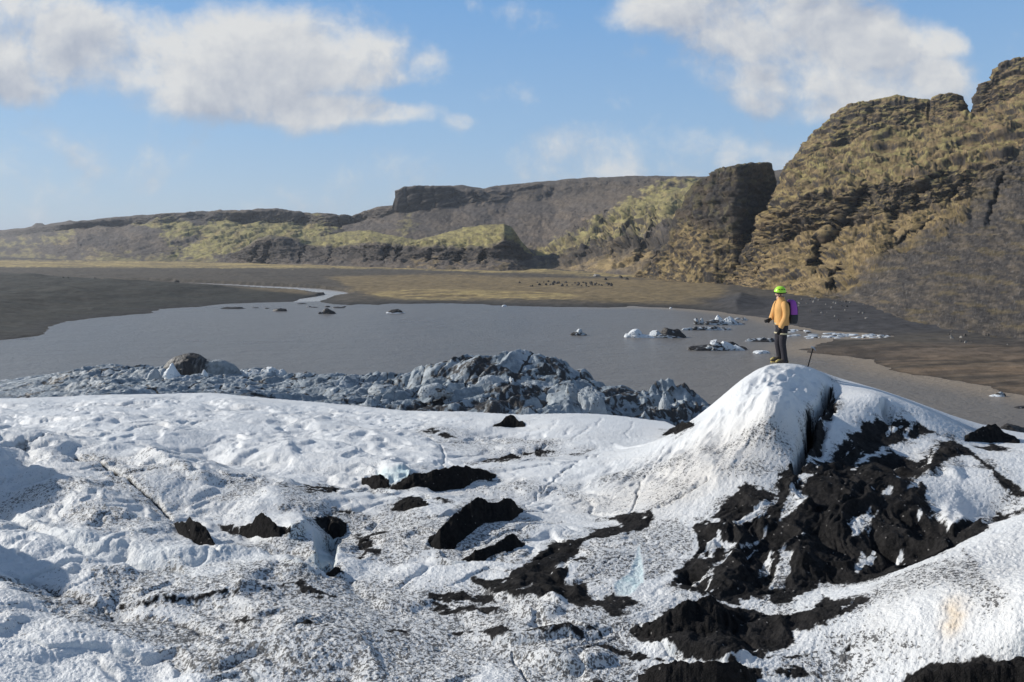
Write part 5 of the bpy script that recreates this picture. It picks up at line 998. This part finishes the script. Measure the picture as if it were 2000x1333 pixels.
for k, (t, b_, lab) in enumerate([
 ([(340, 1010), (371, 1006), (402, 1023), (421, 1045)], [(340, 1013), (350, 1024), (378, 1040), (421, 1048)], "black ash patch at the lower end of the thin crack on the left snow slope"),
 ([(468, 1023), (494, 1017), (503, 1008), (511, 1003), (518, 1008), (540, 1025), (568, 1043)], [(468, 1026), (500, 1038), (546, 1052), (568, 1047)], "sharp pointed black ash cone on the left snow"),
 ([(836, 1058), (846, 1050), (858, 1036), (872, 1021), (890, 1004), (910, 988), (927, 976), (936, 975), (946, 978), (957, 986), (970, 981), (984, 976), (1000, 979), (1010, 984), (1022, 993)], [(836, 1060), (860, 1070), (890, 1060), (912, 1047), (950, 1026), (999, 1014), (1022, 997)], "large double-topped black ash cone in the middle of the glacier"),
 ([(900, 1096), (920, 1084), (942, 1072), (965, 1063), (980, 1055), (990, 1048), (999, 1044), (1008, 1047), (1014, 1054), (1026, 1059)], [(900, 1099), (927, 1100), (969, 1086), (1006, 1074), (1026, 1063)], "narrow slanting ash ridge just in front of the double-topped cone"),
 ([(762, 955), (790, 942), (807, 927), (835, 923), (860, 918), (890, 915), (912, 912), (940, 916), (969, 923)], [(762, 959), (800, 957), (856, 955), (905, 951), (930, 938), (969, 927)], "long low ash bank right of the blue melt hollow"),
 ([(706, 941), (718, 933), (729, 930), (742, 934), (760, 947)], [(706, 943), (735, 953), (760, 950)], "small ash heap left of the blue melt hollow"),
 ([(962, 833), (978, 826), (988, 815), (997, 811), (1006, 815), (1014, 824), (1021, 823), (1026, 831)], [(962, 834), (990, 834), (1026, 833)], "small black ash cone on the far edge of the snow below the seracs"),
 ([(1884, 852), (1905, 842), (1930, 831), (1945, 832), (1960, 845), (1992, 857)], [(1884, 862), (1930, 866), (1992, 868)], "ash cone rising behind the far right snow crest"),
 ([(1294, 849), (1310, 838), (1330, 829), (1347, 825), (1356, 829)], [(1294, 852), (1320, 850), (1356, 836)], "dark ash strip at the left foot of the hiker's snow hill"),
 ([(637, 1110), (648, 1104), (656, 1102), (665, 1109)], [(637, 1113), (665, 1113)], "tiny ash cone at the tip of the left ice lip"),
 ([(974, 896), (990, 890), (1002, 886), (1018, 897)], [(974, 899), (1018, 900)], "little pointed ash cone behind the low ash bank"),
 ([(765, 998), (782, 986), (800, 976), (822, 977), (837, 993)], [(765, 1000), (800, 998), (837, 996)], "flat ash heap left of the double-topped cone"),
 ([(640, 1030), (650, 1020), (660, 1022), (677, 1036)], [(640, 1046), (665, 1055), (677, 1050)], "ash cone beside the melt hole left of centre"),
 ([(1755, 1342), (1775, 1330), (1828, 1312), (1870, 1305), (1904, 1301), (1940, 1304), (1979, 1308), (2060, 1296)], [(1755, 1400), (2060, 1420)], "ash bank filling the bottom right corner"),
 ([(1246, 1318), (1275, 1302), (1320, 1290), (1363, 1297), (1400, 1294), (1447, 1296), (1478, 1320)], [(1246, 1332), (1300, 1366), (1400, 1372), (1478, 1340)], "ash bank cut by the bottom edge right of centre"),
 ([(1250, 1238), (1272, 1222), (1326, 1182), (1350, 1176), (1378, 1178), (1420, 1190), (1453, 1192)], [(1250, 1244), (1290, 1246), (1340, 1240), (1400, 1238), (1453, 1230)], "rounded ash dune below the blue ice slot"),
]): ash_mound(t, b_, lab, k * 3.1)
print("ice", round(time.time() - T0, 1))
# ------------------------------------------------------------------ boulders
rm, rb_, rp = material("dark_basalt_boulder")
rco = rb_.n('ShaderNodeTexCoord').outputs['Object']; rn = rb_.noise(rco, 1.4, 5, .6)
rb_.set(rp.inputs['Base Color'], rb_.mix(rn, rgb(.03, .028, .027), rgb(.11, .095, .08))); rp.inputs['Roughness'].default_value = .9
pm_, pb_, pp_ = material("pale_weathered_rock")
pco = pb_.n('ShaderNodeTexCoord').outputs['Object']; pb_.set(pp_.inputs['Base Color'], pb_.mix(pb_.noise(pco, 2.0, 5), rgb(.16, .15, .135), rgb(.34, .32, .29))); pp_.inputs['Roughness'].default_value = .9
def boulder(px, py, w, h, label, group, seed, mat, Y=None, zz=None):
    Y = Y or ZC * F / (py - HY); s = Y / F; X = (px - CX) * s; z = ground_z(X, Y) if zz is None else zz
    V, D = block(seed, w * s * .5, w * s * .45, h * s, .3, 8, .06, True)
    o = mesh_arrays("boulder", V, ICO3_F, mat, smooth=False); o.location = (X, Y, z - .05 * h * s); thing(o, label, "boulder", group)
q = np.random.default_rng(21)
for k in range(46):
    x = 1010 + 190 * q.beta(2.2, 1.6); y = 556 + 9 * q.uniform(0, 1) + (x - 1010) * .012
    w = q.uniform(2.5, 8); boulder(x, y, w, w * q.uniform(.5, .9), "dark boulder in the rockfall field on the plain under the cliffs", "boulders on the outwash plain", 300 + k, rm)
for k, (x, y, w, h) in enumerate([(1277, 546, 9, 8), (1212, 550, 9, 6), (1225, 553, 8, 5), (1183, 553, 8, 5), (1135, 533, 7, 4)]):
    boulder(x, y, w, h, "single dark boulder near the foot of the buttress", "boulders below the buttress", 360 + k, rm)
for k, (x, y, w, h) in enumerate([(103, 546, 5, 3), (123, 557, 5, 2), (133, 557, 4, 2), (171, 551, 4, 2), (184, 552, 7, 4), (345, 558, 12, 5), (150, 558, 3, 2), (192, 558, 3, 2)]):
    boulder(x, y, w, h, "dark rock lying on the left plain beside the thin stream", "rocks on the left plain", 380 + k, rm)
for k in range(46):
    x = q.uniform(1552, 1700); y = 592 + (x - 1552) * .11 + q.normal() * 8 + 12 * (q.uniform() < .4)
    w = q.uniform(2, 5.5); Y = ZC * F / (max(y, 585) + 26 - HY); ray = (y - HY) / F
    boulder(x, y, w, w * .75, "pale rock fallen on the dark scree just right of the hiker", "fallen rocks on the scree", 420 + k, pm_ if q.uniform() < .6 else rm)
for k in range(24):
    x = q.uniform(1840, 2010); y = 664 + q.normal() * 9
    w = q.uniform(2, 7); boulder(x, y, w, w * .7, "grey rock at the foot of the scree at the far right", "rocks at the scree foot", 480 + k, rm if q.uniform() < .7 else pm_)
boulder(1166, 545, 17, 5, "pale flat block on the plain at the foot of the cliffs", None, 555, pm_)
boulder(125, 655, 6, 3, "reddish rock at the left shore point", None, 556, rm)

# ------------------------------------------------------------------ the hiker on the ice hill
def simple(name, c, rough=.75, c2=None, sc_=30.0, bump=.3, spec=.3):
    m, b, p = material(name); g = b.n('ShaderNodeTexCoord').outputs['Object']; n = b.noise(g, sc_, 4, .6)
    b.set(p.inputs['Base Color'], b.mix(n, rgb(*c), rgb(*(c2 or [x * .75 for x in c])))); p.inputs['Roughness'].default_value = rough; p.inputs['Specular IOR Level'].default_value = spec
    b.set(p.inputs['Normal'], b.n('ShaderNodeBump', Height=b.noise(g, sc_ * .5, 3), Strength=bump, Distance=.02).outputs[0]); return m
M_SKIN = simple("skin", (.55, .34, .26), .55, bump=.05); M_JACK = simple("ochre_shell_jacket", (.66, .37, .13), .7, (.54, .28, .09), 9, .6)
M_TROU = simple("black_shell_trousers", (.018, .017, .022), .75, (.030, .028, .036), 12, .6); M_HELM = simple("lime_helmet", (.42, .78, .05), .35, (.36, .70, .04), 5, .02, .5)
M_BLK = simple("black_fabric", (.014, .014, .016), .8); M_GREY = simple("dark_grey_pack_fabric", (.045, .048, .055), .8, (.03, .032, .036)); M_PURP = simple("purple_pack_fabric", (.34, .09, .42), .65, (.25, .06, .33), 10, .4)
M_WEB = simple("beige_webbing", (.55, .50, .34), .8); M_CRAM = simple("yellow_crampon_steel", (.55, .42, .12), .45, (.20, .16, .08), 25, .1, .5); M_BOOT = simple("dark_boot_leather", (.05, .04, .032), .7)
M_STEEL = simple("brushed_steel", (.62, .62, .62), .35, bump=.05); M_STEEL.node_tree.nodes['Principled BSDF'].inputs['Metallic'].default_value = .6; M_GLS = simple("dark_lens", (.01, .01, .012), .15, spec=.6)
def ring_loft(rings, n=20, p=2.0):
    """rings: (centre, rx, ry) stacked upwards; p > 2 squares the section"""
    a = np.linspace(0, 2 * np.pi, n, endpoint=False); V = []
    for c, rx, ry in rings:
        cx = np.sign(np.cos(a)) * np.abs(np.cos(a)) ** (2 / p) * rx; sy = np.sign(np.sin(a)) * np.abs(np.sin(a)) ** (2 / p) * ry
        V.append(np.stack([c[0] + cx, c[1] + sy, np.full(n, c[2])], 1))
    return cap(V, n)
def cap(V, n):
    R = len(V); V = np.concatenate(V + [V[0].mean(0)[None], V[-1].mean(0)[None]]); Q = []
    for r in range(R - 1):
        for i in range(n): j = (i + 1) % n; Q.append((r * n + i, r * n + j, (r + 1) * n + j, (r + 1) * n + i))
    b, t = R * n, R * n + 1
    for i in range(n): j = (i + 1) % n; Q.append((b, j, i, i)); Q.append((t, (R - 1) * n + i, (R - 1) * n + j, (R - 1) * n + j))
    return V, Q
def tube(pts, radii, n=12, flat=1.0):
    P = np.array(pts, float); V = []; a = np.linspace(0, 2 * np.pi, n, endpoint=False)
    for i in range(len(P)):
        t = P[min(i + 1, len(P) - 1)] - P[max(i - 1, 0)]; t /= np.linalg.norm(t) + 1e-9
        h = np.array([0, 1, 0]) if abs(t[1]) < .9 else np.array([1, 0, 0]); u = np.cross(t, h); u /= np.linalg.norm(u); w = np.cross(u, t)
        V.append(P[i] + radii[i] * (np.cos(a)[:, None] * u + flat * np.sin(a)[:, None] * w))
    return cap(V, n)
def solid(name, shapes, mat, parent, sub=1, label=None):
    me = bpy.data.meshes.new(name); bm = bmesh.new()
    for V, Q in shapes:
        vs_ = [bm.verts.new(v) for v in V]
        for f in Q:
            f2 = list(dict.fromkeys(f))
            try: bm.faces.new([vs_[i] for i in f2])
            except ValueError: pass
    bmesh.ops.recalc_face_normals(bm, faces=bm.faces)
    for f in bm.faces: f.smooth = True
    bm.to_mesh(me); bm.free(); me.materials.append(mat)
    o = bpy.data.objects.new(name, me); sc.collection.objects.link(o); o.parent = parent
    if sub: md = o.modifiers.new("smooth", 'SUBSURF'); md.levels = sub; md.render_levels = sub
    if label: o['label'] = label
    return o
def wrinkle(VQ, a, f, seed):
    V, Q = VQ; n = fbm3(V[:, 0] * f + seed, V[:, 1] * f, V[:, 2] * f * 1.6, 3); V = V.copy(); V[:, 0] += a * n; V[:, 1] += a * per3(V[:, 0] * f, V[:, 1] * f + seed, V[:, 2] * f); return V, Q
PYd = 16.95; PXw = (1523.5 - CX) / F * PYd; PZ = float(ice_z(PXw, PYd)[0])
person = bpy.data.objects.new("person", None); sc.collection.objects.link(person); person.location = (PXw, PYd, PZ - .01)
thing(person, "person in lime helmet, ochre jacket and purple backpack standing on the ice hill", "person")
# body: one continuous skinned figure
JN = dict(pel=(.03, 0, .93, .105), sp=(.03, 0, 1.12, .10), ch=(.03, 0, 1.33, .115), nk=(.015, 0, 1.49, .052), hb=(-.005, 0, 1.575, .062), hm=(-.012, 0, 1.655, .088), ht=(.005, 0, 1.745, .07), no=(-.118, 0, 1.645, .014), chn=(-.085, 0, 1.585, .03),
          sl=(.035, -.17, 1.43, .06), el=(.04, -.235, 1.17, .045), wl=(-.065, -.225, .92, .03), hl=(-.105, -.22, .84, .022), sr=(.025, .17, 1.43, .06), er=(-.06, .225, 1.18, .045), wr=(-.17, .13, 1.06, .03), hr=(-.235, .10, 1.03, .022),
          ll=(.04, -.09, .90, .085), kl=(.03, -.10, .50, .06), al=(.07, -.10, .11, .045), tl=(-.09, -.11, .05, .035), lr=(.03, .09, .90, .085), kr=(-.02, .10, .50, .06), ar=(.03, .10, .12, .045), tr=(-.12, .11, .06, .035))
keys = list(JN); ED = [('pel', 'sp'), ('sp', 'ch'), ('ch', 'nk'), ('nk', 'hb'), ('hb', 'hm'), ('hm', 'ht'), ('hm', 'no'), ('hb', 'chn'), ('ch', 'sl'), ('sl', 'el'), ('el', 'wl'), ('wl', 'hl'), ('ch', 'sr'), ('sr', 'er'), ('er', 'wr'), ('wr', 'hr'), ('pel', 'll'), ('ll', 'kl'), ('kl', 'al'), ('al', 'tl'), ('pel', 'lr'), ('lr', 'kr'), ('kr', 'ar'), ('ar', 'tr')]
me = bpy.data.meshes.new("body"); me.from_pydata([JN[k][:3] for k in keys], [(keys.index(a), keys.index(b)) for a, b in ED], []); me.update()
body = bpy.data.objects.new("body", me); sc.collection.objects.link(body); body.parent = person
sk = body.modifiers.new("skin", 'SKIN'); sk.use_smooth_shade = True
for i, k in enumerate(keys): d = me.skin_vertices[0].data[i]; d.radius = (JN[k][3],) * 2; d.use_root = (k == 'pel')
ss = body.modifiers.new("smooth", 'SUBSURF'); ss.levels = 2; ss.render_levels = 2; me.materials.append(M_SKIN)
for s_ in (-1, 1):
    solid("sunglasses", [tube([(-.088, s_ * .03, 1.672), (-.07, s_ * .06, 1.672), (-.02, s_ * .088, 1.675)], [.018, .018, .006], 8)], M_GLS, body, 1)
    solid("ear", [tube([(.005, s_ * .088, 1.64), (.012, s_ * .098, 1.66), (.008, s_ * .092, 1.68)], [.012, .016, .010], 8)], M_SKIN, body, 1)
# clothing
jk = [ring_loft([((.035, 0, .925), .150, .195), ((.04, 0, .94), .162, .205), ((.035, 0, 1.05), .158, .20), ((.02, 0, 1.18), .160, .205), ((.015, 0, 1.30), .160, .215), ((.02, 0, 1.40), .150, .215), ((.025, 0, 1.47), .125, .18), ((.02, 0, 1.52), .095, .12), ((.01, 0, 1.555), .088, .10), ((.005, 0, 1.58), .092, .10), ((.005, 0, 1.585), .078, .085)], 24, 2.3),
      tube([(.03, -.15, 1.47), (.04, -.205, 1.42), (.05, -.235, 1.30), (.05, -.25, 1.17), (.0, -.248, 1.05), (-.05, -.235, .94), (-.072, -.23, .885), (-.078, -.23, .875)], [.07, .088, .082, .075, .070, .062, .056, .04], 14),
      tube([(.02, .15, 1.47), (.01, .205, 1.42), (-.03, .23, 1.30), (-.07, .235, 1.18), (-.12, .18, 1.11), (-.165, .135, 1.065), (-.175, .13, 1.06)], [.07, .088, .082, .075, .066, .055, .04], 14)]
jacket = solid("jacket", [wrinkle(v, .019, 8, i) for i, v in enumerate(jk)], M_JACK, person, 2)
solid("hood", [tube([(.0, -.10, 1.52), (.06, -.09, 1.56), (.11, 0, 1.575), (.06, .09, 1.56), (.0, .10, 1.52)], [.022, .035, .042, .035, .022], 10)], M_JACK, jacket, 1)
solid("zip", [tube([(-.147, 0, .95), (-.148, 0, 1.2), (-.14, 0, 1.40), (-.085, 0, 1.53)], [.006] * 4, 6)], M_BLK, jacket, 0)
tr = [ring_loft([((.04, 0, .80), .135, .175), ((.04, 0, .90), .14, .18), ((.04, 0, .96), .135, .175)], 20, 2.2),
      tube([(.045, -.085, .90), (.04, -.095, .75), (.03, -.10, .62), (.02, -.10, .50), (.045, -.10, .35), (.065, -.10, .2), (.075, -.10, .10), (.08, -.10, .045)], [.105, .098, .088, .080, .073, .068, .072, .066], 16),
      tube([(.035, .085, .90), (.02, .095, .75), (0, .10, .62), (-.02, .10, .50), (.005, .10, .35), (.025, .10, .2), (.035, .10, .11), (.04, .10, .07)], [.105, .098, .088, .080, .073, .068, .070, .066], 16)]
trousers = solid("trousers", [wrinkle(v, .015, 9, i + 5) for i, v in enumerate(tr)], M_TROU, person, 2)
hr_ = solid("harness_belt", [tube([(.04 + .158 * math.cos(a), .19 * math.sin(a), .965) for a in np.linspace(0, 2 * math.pi, 25)], [.018] * 25, 8, .5)], M_WEB, person, 0)
for s_, cx in ((-1, .038), (1, .018)):
    solid("leg_loop", [tube([(cx + .108 * math.cos(a), s_ * .096 + .108 * math.sin(a), .735) for a in np.linspace(0, 2 * math.pi, 21)], [.018] * 21, 8, .5)], M_WEB, hr_, 0)
for s_, cx, z_ in ((-1, .07, 0), (1, .02, .02)):
    bt = solid("boot", [ring_loft([((cx - .06, s_ * .105, .03 + z_), .145, .048), ((cx - .06, s_ * .105, .06 + z_), .148, .052), ((cx - .045, s_ * .105, .09 + z_), .125, .052), ((cx - .0, s_ * .103, .13 + z_), .075, .052), ((cx + .01, s_ * .10, .19 + z_), .058, .055), ((cx + .01, s_ * .10, .2 + z_), .04, .04)], 20, 2.6)], M_BOOT, person, 1)
    cr_ = [ring_loft([((cx - .06, s_ * .105, .012 + z_), .152, .054), ((cx - .06, s_ * .105, .03 + z_), .155, .057), ((cx - .06, s_ * .105, .034 + z_), .145, .05)], 16, 2.8), tube([(cx - .21, s_ * .105, .07 + z_), (cx - .15, s_ * .105, .105 + z_), (cx - .09, s_ * .105, .11 + z_)], [.022, .03, .025], 8), tube([(cx + .06, s_ * .105, .04 + z_), (cx + .09, s_ * .105, .10 + z_)], [.02, .014], 8)]
    for dx in (-.19, -.12, -.03, .05):
        for dy in (-.04, .04): cr_.append(tube([(cx + dx, s_ * .105 + dy, .02 + z_), (cx + dx - .006, s_ * .105 + dy * 1.1, -.03 + z_)], [.011, .003], 6))
    solid("crampon", cr_, M_CRAM, bt, 0)
def glove(root, dirv, side, curl, name="glove"):
    """palm with four bent fingers of unequal length and a thumb leaving its side"""
    d = np.array(dirv, float); d /= np.linalg.norm(d); up = np.array([0, 1, 0]) * side; sd_ = np.cross(d, up); sd_ /= np.linalg.norm(sd_); R0 = np.array(root, float)
    sh = [tube([R0 - d * .05, R0, R0 + d * .05, R0 + d * .085], [.040, .038, .044, .036], 12, .62)]
    for k, (off, ln) in enumerate([(-.030, .062), (-.010, .072), (.010, .068), (.029, .052)]):
        b0 = R0 + d * .08 + sd_ * off; b1 = b0 + d * ln * .5 - up * curl * .018; b2 = b1 + d * ln * .35 - up * curl * .035
        sh.append(tube([b0 - d * .02, b0, b1, b2], [.012, .0125, .0115, .009], 8))
    t0 = R0 + d * .02 - sd_ * .036; t1 = t0 + d * .03 - sd_ * .022 - up * .008; t2 = t1 + d * .03 + sd_ * .004 - up * .014
    sh.append(tube([t0, t1, t2], [.014, .013, .010], 8)); return solid(name, sh, M_BLK, person, 1)
glove((-.085, -.23, .85), (-.35, 0, -1), -1, .8)
glove((-.20, .115, 1.045), (-1, -.35, -.42), -1, 1.4)
# backpack
bp = bpy.data.objects.new("backpack", None); bp.scale = (.86, .92, .95); bp.location = (.026, 0, .05); sc.collection.objects.link(bp); bp.parent = person
solid("pack_body", [wrinkle(ring_loft([((.30, 0, 1.02), .10, .13), ((.305, 0, 1.06), .118, .15), ((.305, 0, 1.25), .122, .155), ((.30, 0, 1.42), .112, .145), ((.285, 0, 1.52), .09, .125), ((.275, 0, 1.555), .06, .09)], 24, 3.2), .008, 10, 2)], M_PURP, bp, 1)
solid("back_panel", [ring_loft([((.195, 0, .98), .022, .14), ((.195, 0, 1.25), .026, .15), ((.195, 0, 1.5), .024, .13)], 16, 4)], M_BLK, bp, 1)
solid("lower_pocket", [wrinkle(ring_loft([((.29, 0, .955), .10, .14), ((.30, 0, .99), .128, .165), ((.305, 0, 1.12), .133, .168), ((.305, 0, 1.19), .127, .16), ((.305, 0, 1.2), .11, .15)], 24, 3.0), .008, 10, 3)], M_GREY, bp, 1)
solid("side_strip", [tube([(.405, -.06, 1.15), (.415, -.07, 1.3), (.395, -.06, 1.44), (.36, -.05, 1.52)], [.035, .034, .032, .02], 8), tube([(.405, .06, 1.15), (.415, .07, 1.3), (.395, .06, 1.44), (.36, .05, 1.52)], [.035, .034, .032, .02], 8)], M_GREY, bp, 1)
for s_ in (-1, 1):
    solid("shoulder_strap", [tube([(.19, s_ * .10, 1.46), (.10, s_ * .12, 1.515), (.0, s_ * .12, 1.50), (-.11, s_ * .115, 1.40), (-.148, s_ * .12, 1.27), (-.12, s_ * .17, 1.16), (.02, s_ * .215, 1.08)], [.02, .024, .024, .022, .016, .010, .010], 8, .6)], M_BLK, bp, 1)
# helmet
hl = solid("helmet", [ring_loft([((.0, 0, 1.688), .128, .112), ((.0, 0, 1.695), .138, .122), ((.002, 0, 1.73), .136, .122), ((.006, 0, 1.78), .122, .110), ((.01, 0, 1.82), .092, .084), ((.01, 0, 1.845), .05, .045)], 24, 2.2)], M_HELM, person, 2)
solid("brim", [tube([(.0 + .14 * math.cos(a), .124 * math.sin(a), 1.690 + .012 * math.cos(2 * a)) for a in np.linspace(0, 2 * math.pi, 25)], [.010] * 25, 8)], M_BLK, hl, 0)
for s_ in (-1, 1):
    solid("chin_strap", [tube([(-.02, s_ * .105, 1.69), (-.03, s_ * .095, 1.62), (-.06, s_ * .04, 1.572), (-.066, 0, 1.565)], [.006] * 4, 6)], M_BLK, hl, 0)
    for x_ in (-.06, .0, .06):
        solid("vent", [tube([(x_ - .016, s_ * (.118 - abs(x_) * .25), 1.775), (x_ + .022, s_ * (.119 - abs(x_) * .25), 1.77)], [.009, .007], 8)], M_BLK, hl, 0)
# ice axe planted in the snow
ax0 = at(1577.5, 722, 16.75); zi = float(ice_z(ax0[0], ax0[1])[0]); axe = bpy.data.objects.new("ice_axe", None); sc.collection.objects.link(axe); axe.location = (ax0[0], ax0[1], zi)
thing(axe, "black ice axe planted upright in the ice beside the hiker", "ice axe")
k_ = 16.75 / F; tx, tz = 10.5 * k_, 36 * k_
solid("shaft", [tube([(-.03, 0, -.12), (tx, 0, tz)], [.013, .013], 10)], M_BLK, axe, 0)
solid("axe_head", [tube([(tx - .008, -.16, tz - .03), (tx, -.07, tz + .012), (tx, 0, tz + .022), (tx + .004, .06, tz + .02), (tx + .008, .10, tz + .005)], [.008, .016, .024, .022, .03], 10, 1.0)], M_STEEL, axe, 1)

# ------------------------------------------------------------------ thin air between here and the hills
hm = bpy.data.materials.new("thin_haze"); hm.use_nodes = True; hm.node_tree.nodes.clear(); hb = NB(hm.node_tree)
pv = hb.n('ShaderNodeVolumePrincipled', Color=rgb(.80, .88, 1.0), Density=0.000065); pv.inputs['Anisotropy'].default_value = .1
ho = hb.n('ShaderNodeOutputMaterial'); hm.node_tree.links.new(pv.outputs[0], ho.inputs['Volume'])
x0, x1, y0, y1, z0, z1 = -16000., 16000., -60., 15000., -12., 420.
hv = [(x, y, z) for z in (z0, z1) for y in (y0, y1) for x in (x0, x1)]
hz = mesh_arrays("haze", np.array(hv), np.array([(0, 2, 3, 1), (4, 5, 7, 6), (0, 1, 5, 4), (2, 6, 7, 3), (0, 4, 6, 2), (1, 3, 7, 5)], np.int32), hm, smooth=False)
hz['kind'] = 'stuff'
print("all", round(time.time() - T0, 1), len(sc.objects))
